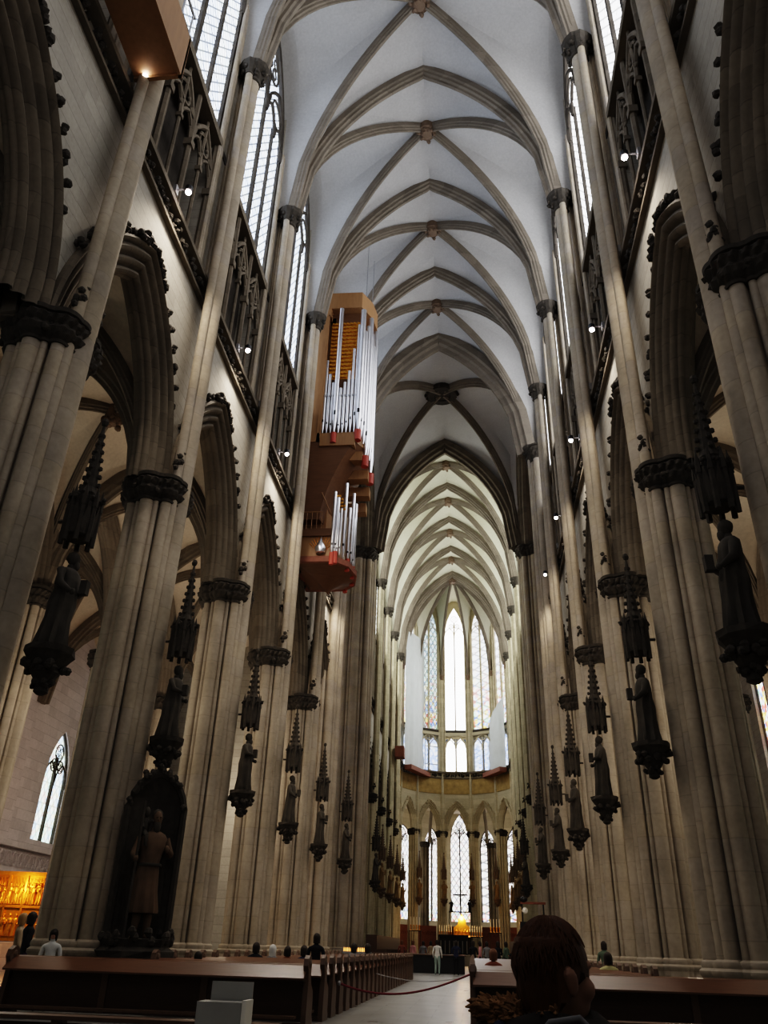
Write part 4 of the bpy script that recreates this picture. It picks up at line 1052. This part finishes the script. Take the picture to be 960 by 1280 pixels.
# ------------------------------------------------------------------ people
def cloth(name, c): return plain(name, c, .85, .2, 8.0, spec=.15)
SKIN = plain('skin', (.42,.24,.17), .55, .08, 10); HAIRD = plain('dark_hair', (.025,.017,.012), .6, .4, 20); HAIRB = plain('brown_hair', (.13,.055,.026), .55, .3, 40, stretch=(1,1,.35), bump=.25)
HAIRL = plain('fair_hair', (.35,.22,.10), .6, .3, 20); SHOE = plain('dark_shoe', (.02,.018,.016), .5, .2)
def skin_body(nodes, edges, name):
    """nodes: (x,y,z,rx,ry); edges: (i,j,material). One continuous skinned surface, faces coloured by the nearest bone"""
    me = bpy.data.meshes.new(name); me.from_pydata([n[:3] for n in nodes], [e[:2] for e in edges], [])
    o = bpy.data.objects.new(name, me); col.objects.link(o)
    md = o.modifiers.new('s', 'SKIN'); 
    sv_ = me.skin_vertices[0].data
    for i, n in enumerate(nodes): sv_[i].radius = (n[3], n[4]); sv_[i].use_root = (i == 0)
    md.use_smooth_shade = True
    ss = o.modifiers.new('u', 'SUBSURF'); ss.levels = ss.render_levels = 2
    dg = bpy.context.evaluated_depsgraph_get(); out = bpy.data.meshes.new_from_object(o.evaluated_get(dg))
    bpy.data.objects.remove(o); out.name = name
    V = [Vector(n[:3]) for n in nodes]
    while len(out.materials) < 4: out.materials.append(None)
    for p in out.polygons:
        c = p.center; best = 9
        for i, j, m in edges:
            a, b = V[i], V[j]; t = max(0, min(1, (c-a).dot(b-a)/max((b-a).length_squared, 1e-9))); d = (a+(b-a)*t-c).length - (nodes[i][3]+nodes[j][3])*.5
            if d < best: best = d; p.material_index = m
        p.use_smooth = True
    return out
# material slots: 0 skin, 1 top, 2 trousers, 3 shoes (figures look along -y)
def std_nodes(stride=0, arm=0):
    N = [(0,0,.96,.16,.12),(0,0,1.10,.145,.105),(0,.01,1.28,.17,.12),(0,.01,1.40,.15,.10),(0,0,1.50,.055,.055),(0,-.015,1.58,.075,.085),(0,-.02,1.66,.088,.098),(0,-.01,1.72,.05,.055),(0,-.105,1.62,.016,.02)]
    E = [(0,1,1),(1,2,1),(2,3,1),(3,4,1),(4,5,0),(5,6,0),(6,7,0),(6,8,0)]
    for s in (-1,1):
        k = s*stride; b = len(N)
        N += [(s*.19,.01,1.39,.065,.065),(s*.25,.03-.3*k*.3,1.13,.05,.05),(s*.25,-.10-arm*.2+.3*k*.5,.92+arm*.2,.034,.034),(s*.245,-.13-arm*.22+.3*k*.6,.84+arm*.22,.036,.022)]
        E += [(3,b,1),(b,b+1,1),(b+1,b+2,1),(b+2,b+3,0)]
        b = len(N)
        N += [(s*.095,0,.84,.098,.10),(s*.10,-.06-.25*k,.50,.066,.068),(s*.105,.02-.42*k+(.12 if k < 0 else 0),.10,.045,.05),(s*.12,-.15-.42*k+(.12 if k < 0 else 0),.045,.045,.035)]
        E += [(0,b,2),(b,b+1,2),(b+1,b+2,2),(b+2,b+3,3)]
    return N, E
def sit_nodes():
    N = [(0,.02,.56,.17,.13),(0,.03,.72,.15,.12),(0,.01,.90,.17,.12),(0,0,1.01,.15,.10),(0,-.02,1.10,.055,.055),(0,-.04,1.18,.075,.085),(0,-.045,1.26,.088,.098),(0,-.035,1.32,.05,.055),(0,-.13,1.22,.016,.02)]
    E = [(0,1,1),(1,2,1),(2,3,1),(3,4,1),(4,5,0),(5,6,0),(6,7,0),(6,8,0)]
    for s in (-1,1):
        b = len(N); N += [(s*.19,0,1.0,.065,.065),(s*.23,-.03,.75,.05,.05),(s*.12,-.24,.64,.034,.034),(s*.06,-.31,.63,.036,.022)]
        E += [(3,b,1),(b,b+1,1),(b+1,b+2,1),(b+2,b+3,0)]
        b = len(N); N += [(s*.10,-.08,.56,.10,.09),(s*.12,-.42,.53,.07,.068),(s*.12,-.42,.10,.045,.05),(s*.13,-.58,.045,.045,.035)]
        E += [(0,b,2),(b,b+1,2),(b+1,b+2,2),(b+2,b+3,3)]
    return N, E
BASE = {'stand': skin_body(*std_nodes(0,0), 'body'), 'walk': skin_body(*std_nodes(.9,0), 'body'), 'talk': skin_body(*std_nodes(0,1), 'body'), 'sit': skin_body(*sit_nodes(), 'body')}
def hair_mesh(z, y, long_=0):
    b = MB(); rings = []
    for j in range(9):
        ph = j/8; zz = .125*math.cos(ph*PI*.62); r = math.sin(max(.04, ph*PI*.62))
        rings.append([(.105*r*math.cos(2*PI*i/18)*(1+.04*math.sin(5*i)), .115*r*math.sin(2*PI*i/18)+.018, zz - ((.10+long_) if (j == 8 and math.sin(2*PI*i/18) > -.35) else 0) + (.03 if j > 5 and math.sin(2*PI*i/18) < -.55 else 0)) for i in range(18)])
    b.loft(rings); return b
def person(x, y, rz, pose, top, legs, hair, lb, grp=None, sc=1.0, z=0, capm=None):
    me = BASE[pose].copy()
    for i, m in enumerate((SKIN, top, legs, SHOE)): me.materials[i] = m
    o = inst('person', me, None, (x,y,z), rz); o.scale = (sc,sc,sc); tag(o, lb, 'person', grp)
    hz, hy = (1.665,-.02) if pose != 'sit' else (1.265,-.045)
    h = inst('hair' if capm is None else 'headscarf', hair_mesh(0,0,.08 if capm else 0).mesh('hair', capm or hair, smooth=60), o, (0,hy,hz))
    return o
K = dict(black=cloth('black_cloth',(.018,.018,.022)), navy=cloth('navy_cloth',(.03,.035,.07)), white=cloth('white_cloth',(.62,.62,.60)), pink=cloth('pink_cloth',(.52,.26,.26)), tan=cloth('tan_cloth',(.34,.27,.19)), grey=cloth('grey_cloth',(.20,.20,.21)), green=cloth('green_cloth',(.11,.15,.11)), yellow=cloth('pale_yellow_cloth',(.45,.42,.22)), red=cloth('brown_red_cloth',(.20,.07,.05)), jeans=cloth('blue_denim',(.06,.08,.14)), purple=cloth('dark_purple_cloth',(.07,.04,.09)), teal=cloth('pale_teal_cloth',(.28,.36,.34)))
person(-8.55,19.6,2.4,'walk',K['black'],K['purple'],HAIRD,'person in black jacket walking in the aisle at the left edge')
person(-9.45,20.9,2.2,'stand',K['tan'],K['black'],HAIRL,'fair-haired person in tan coat at the extreme left edge')
person(-6.85,17.35,.3,'talk',K['white'],K['grey'],HAIRD,'small person in white shirt beside the left pier base',None,.80)
person(-12.7,29.6,.4,'talk',K['pink'],K['tan'],HAIRD,'person in pink top and tan trousers below the golden altarpiece')
person(-13.3,30.6,.8,'stand',K['white'],K['tan'],HAIRL,'person in white top beside the pink one, below the altarpiece')
S = 'people seated in the left pews'
def seat(row): return 16.75+1.06*row+.30
person(-4.05,seat(1),PI,'sit',K['black'],K['black'],HAIRD,'low bowed dark head just behind the nearest left pew',S,.80)
person(-4.15,seat(6),PI,'sit',K['black'],K['grey'],HAIRD,'seated dark-haired person left of the white headscarf',S,.95)
person(-3.70,seat(6),PI,'sit',K['grey'],K['grey'],HAIRD,'seated person in a white headscarf in the left pews',S,.92,0,K['white'])
person(-3.30,seat(6),PI,'sit',K['red'],K['grey'],HAIRD,'seated dark-haired person in brown-red, right of the white headscarf',S,.90)
person(-2.86,seat(6),PI,'sit',K['navy'],K['grey'],HAIRD,'seated person in navy, second to the right of the white headscarf',S,.92)
person(-2.35,seat(5),PI,'stand',K['black'],K['black'],HAIRD,'person in black standing in the left pews',None,.87)
person(-2.25,seat(11),PI,'sit',K['grey'],K['grey'],HAIRD,'seated grey-clad person nearest the aisle end, farther back',S)
person(-1.80,seat(11),PI,'sit',K['black'],K['grey'],HAIRD,'seated black-clad person beside the aisle, farther back',S)
S = 'people seated in the right pews'
person(4.55,seat(8),PI,'sit',K['white'],K['grey'],HAIRD,'seated dark-haired person in white shirt, just right of the near head',S)
person(5.75,29.6,PI*.8,'stand',K['green'],K['grey'],HAIRD,'person in green jacket standing against a right-hand pier',None,.93)
person(4.65,seat(4),PI,'sit',K['yellow'],K['grey'],HAIRD,'seated person in pale yellow in the right pews',S,.96)
person(2.05,seat(5),PI,'sit',K['red'],K['red'],HAIRB,'seated person in brown-red, alone near the aisle on the right',S,.96)
person(-.53,52.6,PI*.95,'stand',K['white'],K['teal'],HAIRD,'person in white shirt and pale trousers standing on the middle aisle')
person(.55,53,PI,'talk',K['navy'],K['black'],HAIRD,'person in navy on the aisle in front of the black altar')
for i,(x,y,tc,lb) in enumerate(((1.55,52,'black','black-clad visitor right of the aisle, nearest of the far group'),(2.35,53.5,'grey','grey-clad visitor in the far group right of the aisle'),(2.95,51.6,'black','black-clad visitor in the middle of the far group'),(3.45,53,'green','green-clad visitor at the right of the far group'),(3.95,52,'black','black-clad visitor by the reading platform'),(1.95,54.4,'pink','pink-clad visitor behind the far group'))):
    person(x,y,PI+.3*i,'stand' if i % 2 else 'talk',K[tc],K['black'],HAIRD,lb)
for i,(x,y,tc,lb) in enumerate(((-2.5,61,'pink','pink-clad visitor beyond the dark step, left of the altar'),(-1.9,62.5,'grey','grey-clad visitor beyond the dark step, left of the altar'),(-3.3,61.5,'red','brown-red visitor beyond the dark step, farthest left'),(-1.3,61,'tan','tan-clad visitor beyond the dark step, nearest the altar'))):
    person(x,y,PI*.8+.4*i,'stand',K[tc],K['jeans'],HAIRD if i % 2 else HAIRB,lb)

# the near sitter, seen from behind: one remeshed body
FUR = plain('tan_fur', (.30,.165,.075), .95, .6, 30, bump=1.0)
JK = plain('dark_jacket', (.020,.014,.012), .85, .35, 6)
def near_person():
    px, py = 1.735, 2.22
    fa = math.radians(-58)                         # head turned to the right of +y
    hd = Vector((1.765-px, 0, 1.219)); F = Vector((-math.sin(fa), math.cos(fa), 0)); Rr = Vector((F.y, -F.x, 0))
    def H(f, r, u): return hd + F*f + Rr*r + Vector((0,0,u))
    def hell(b, f, r, u, rf, rr, ru, nu=20, nv=14):
        rings = []
        for j in range(nv+1):
            t = PI*j/nv; q = max(math.sin(t), .02)
            rings.append([H(f+rf*q*math.sin(2*PI*i/nu), r+rr*q*math.cos(2*PI*i/nu), u-ru*math.cos(t)) for i in range(nu)])
        b.loft(rings)
    b = MB()
    hell(b, 0, 0, .02, .090, .070, .092); hell(b, .03, 0, -.045, .062, .056, .075)          # skull, jaw
    hell(b, .085, 0, -.02, .018, .013, .026, 10, 8); hell(b, .078, 0, .005, .014, .010, .03, 10, 8)   # nose
    for s in (-1,1):
        hell(b, .055, s*.042, -.028, .03, .024, .028, 12, 8)                                  # cheeks
        hell(b, .068, s*.030, .022, .022, .024, .010, 12, 8)                                   # brow
        hell(b, -.004, s*.076, -.016, .019, .009, .028, 12, 10); hell(b, -.010, s*.081, .0, .018, .007, .018, 10, 8)  # ears
    hell(b, .083, 0, -.062, .010, .022, .006, 10, 6); hell(b, .080, 0, -.074, .011, .020, .007, 10, 6); hell(b, .07, 0, -.10, .022, .022, .018, 12, 8)
    b.tube([(.02,.0,.98),(.028,.0,1.12),(.03,.01,1.18)], [.06,.047,.048], 16)
    rings = []
    for z, rx, ry, yo in ((.42,.17,.13,.0),(.55,.175,.125,0),(.70,.165,.115,-.01),(.85,.18,.115,-.02),(.98,.185,.105,-.01),(1.05,.15,.085,0),(1.10,.085,.065,.0)):
        rings.append([(rx*math.cos(2*PI*i/28), yo+ry*math.sin(2*PI*i/28), z) for i in range(28)])
    b.loft(rings)
    for s in (-1,1):
        b.tube([(s*.15,0,1.03),(s*.205,-.01,.93),(s*.225,.0,.74),(s*.17,.16,.64),(s*.09,.26,.62)], [.062,.066,.05,.042,.03], 12)
        b.ell((s*.075,.29,.62), (.04,.05,.022), 12, 8)
        for k in range(4):
            q = -.03+.02*k; ln = (.05,.062,.058,.045)[k]; b.tube([(s*.075+q,.32,.622),(s*.075+q*1.1,.32+ln*.6,.615),(s*.075+q*1.1,.32+ln,.595)], [.0105,.0095,.008], 8)
        b.tube([(s*.045,.28,.62),(s*.02,.31,.63),(s*.012,.335,.625)], [.013,.011,.009], 8)
        b.tube([(s*.09,.02,.50),(s*.10,.22,.50),(s*.105,.40,.48)], [.095,.085,.066], 12); b.tube([(s*.105,.40,.48),(s*.105,.41,.28),(s*.105,.40,.09)], [.066,.052,.042], 12)
        b.ell((s*.11,.46,.045), (.042,.115,.044), 12, 8)
    me = b.mesh('t', SKIN); t = bpy.data.objects.new('t', me); col.objects.link(t)
    rm = t.modifiers.new('r', 'REMESH'); rm.mode = 'VOXEL'; rm.voxel_size = .0065; sm = t.modifiers.new('m', 'SMOOTH'); sm.iterations = 5; sm.factor = .5
    out = bpy.data.meshes.new_from_object(t.evaluated_get(bpy.context.evaluated_depsgraph_get())); bpy.data.objects.remove(t); out.name = 'body'
    out.materials.clear()
    for m in (SKIN, JK, K['jeans'], SHOE): out.materials.append(m)
    for p in out.polygons:
        c = p.center; p.use_smooth = True
        hand = c.y > .235 and .55 < c.z < .68 and abs(c.x) < .16 and c.z > .575
        p.material_index = 0 if (c.z > 1.085 or hand) else 3 if c.z < .09 else 1 if (c.z > .60 or (c.z > .46 and c.y < .02)) else 2
    o = inst('person', out, None, (px,py,0)); tag(o, 'brown-haired person seen close from behind in dark jacket with furry hood', 'person')
    # hair: thick cap, open at the face and round the right ear
    h = MB(); rings = []; nu = 96
    for j in range(17):
        v = j/16; row = []
        for i in range(nu):
            a = 2*PI*i/nu; back = -math.sin(a)                                   # +1 at the back of the head
            low = -.030 if back > .25 else (-.030+(.25-back)*.16 if back > -.35 else .055)
            side = abs(math.cos(a)); low += .007*math.sin(i*1.3)+.006*math.sin(i*3.1)
            if -.25 < back < .35 and side > .9: low = max(low, -.005)
            tt = v; u = .118*math.cos(tt*PI/2) ; r = math.sin(max(.03,tt*PI/2))
            if tt > .62: u = u+(low-.118*math.cos(.62*PI/2))*((tt-.62)/.38)*1.0; r = max(r, .93) if back > .2 else r
            if low < -.02 and tt > .8: r *= 1-.22*(tt-.8)/.2
            nz = 1+.010*math.sin(i*1.1+j*.35)+.008*math.sin(i*2.3-j*.5)+.006*math.sin(i*.43+j*1.1)
            row.append(H(.096*r*nz*math.sin(a)-.006, .076*r*nz*math.cos(a), .014+u*.94))
        rings.append(row)
    h.loft(rings); hm = h.mesh('hair', HAIRB, smooth=70)
    inst('hair', hm, o)
    # strands give the cap a soft ragged edge
    st = MB(); rg = random.Random(5)
    for i in range(900):
        a = rg.uniform(-PI, PI); back = -math.sin(a)
        v = rg.uniform(.05, .98); lim = .118*math.cos(PI/2) if back > .1 else .03
        if back < -.25 and v > .55: continue
        if -.3 < back < .4 and abs(math.cos(a)) > .8 and v > .85: continue
        pts = []
        for k in range(4):
            vv = min(1.18, v+.07*k); t = min(vv, 1)*PI/2; r = math.sin(max(.04, t))*(1.025 if k < 3 else 1.035)*(1-.12*max(0, vv-1)/.18); aa = a+.05*k*math.sin(i)
            pts.append(H(.096*r*math.sin(aa)-.006, .076*r*math.cos(aa), .016+.111*math.cos(t)-.035*max(0, vv-1)/.18*(1 if back > .1 else 0)))
        st.tube(pts, [.0012,.0026,.0024,.0008], 4)
    inst('hair_strands', st.mesh('strands', HAIRB, smooth=70), o)['kind'] = 'stuff'
    c = MB()
    for i in range(700):
        if i < 420: a = PI*.62+PI*1.05*rg.random(); rr = rg.uniform(.85,1.08); p0 = Vector((.01+.125*rr*math.cos(a), -.01+.088*rr*math.sin(a), 1.12+.018*math.sin(a*7)+rg.uniform(-.015,.012)))
        else: p0 = Vector((-.05-.10*rg.random(), -.05+.09*rg.random(), 1.13+.03*rg.random()))
        d = Vector((p0.x*1.2+rg.uniform(-.1,.1), p0.y+rg.uniform(-.1,.1)-.05, rg.uniform(.0,.12))).normalized()*rg.uniform(.018,.034)
        c.tube([p0, p0+d*.5, p0+d+Vector((0,0,-.004))], [.008,.007,.0015], 4)
    for i in range(40):
        a = PI*.62+PI*1.05*i/39; c.ell((.01+.118*math.cos(a), -.01+.08*math.sin(a), 1.115), (.026,.026,.024), 8, 5, .1, i)
    c.ell((-.10,-.01,1.135), (.055,.05,.024), 12, 6)
    inst('fur_hood', c.mesh('fur', FUR, smooth=80), o)
    hd_ = MB(); rings = []
    for z, s_ in ((1.02,1.05),(1.07,1.12),(1.11,1.0),(1.14,.75)):
        rings.append([(.005+.165*s_*math.cos(2*PI*i/24), -.03+.115*s_*math.sin(2*PI*i/24), z+.012*math.sin(3*2*PI*i/24)) for i in range(24)])
    hd_.loft(rings); inst('jacket_hood', hd_.mesh('hood', JK, smooth=70), o)
    bp = MB(); rings = []
    for z, k in ((.58,.7),(.62,1),(.95,1),(1.05,.9),(1.10,.6)):
        rings.append([(.02+.14*k*math.cos(2*PI*i/20), -.20+.075*k*math.sin(2*PI*i/20), z) for i in range(20)])
    bp.loft(rings); bo = inst('backpack', bp.mesh('backpack', K['purple'], smooth=60), o)
    for s in (-1,1):
        sp_ = MB(); sp_.tube([(.02+s*.11,-.17,1.02),(.02+s*.125,-.09,1.115),(.02+s*.12,.06,1.08),(.02+s*.125,.115,.95)], .016, 8); inst('strap', sp_.mesh('strap', K['navy'], smooth=60), bo)
    lp = MB(); lp.tube([(-.04,-.20,1.09),(0,-.21,1.135),(.06,-.21,1.145),(.12,-.20,1.09)], .008, 8); inst('carry_loop', lp.mesh('loop', K['grey'], smooth=60), bo)
    return o
near_person()
add_pew(pew_mesh(2.6), 2.75, 1.93, 'pew carrying the near sitter, below the picture edge', 'pews right of the aisle')
# ------------------------------------------------------------------ camera, light, world
cam = bpy.data.cameras.new('camera'); co = bpy.data.objects.new('camera', cam); col.objects.link(co); scn.camera = co
cx, cz, yaw, pitch, roll, fpx = 1.5768, 1.2641, -.1141, .5044, .0313, 987.25
fw = Vector((math.sin(yaw)*math.cos(pitch), math.cos(yaw)*math.cos(pitch), math.sin(pitch)))
rt = Vector((math.cos(yaw), -math.sin(yaw), 0)); up = rt.cross(fw)
r2 = rt*math.cos(roll)+up*math.sin(roll); u2 = -rt*math.sin(roll)+up*math.cos(roll)
co.matrix_world = Matrix(((r2.x,u2.x,-fw.x,cx),(r2.y,u2.y,-fw.y,0),(r2.z,u2.z,-fw.z,cz),(0,0,0,1)))
cam.sensor_fit = 'VERTICAL'; cam.sensor_height = 24; cam.lens = fpx/1280*24; cam.clip_start = .05; cam.clip_end = 500
w = bpy.data.worlds.new('world'); scn.world = w; w.use_nodes = True
w.node_tree.nodes['Background'].inputs[0].default_value = (.75,.85,1,1); w.node_tree.nodes['Background'].inputs[1].default_value = .12
scn.cycles.use_denoising = True; scn.cycles.max_bounces = 7; scn.cycles.diffuse_bounces = 5; scn.cycles.glossy_bounces = 3; scn.cycles.sample_clamp_indirect = 4
scn.view_settings.view_transform = 'Filmic'; scn.view_settings.look = 'High Contrast'; scn.view_settings.exposure = 0.1
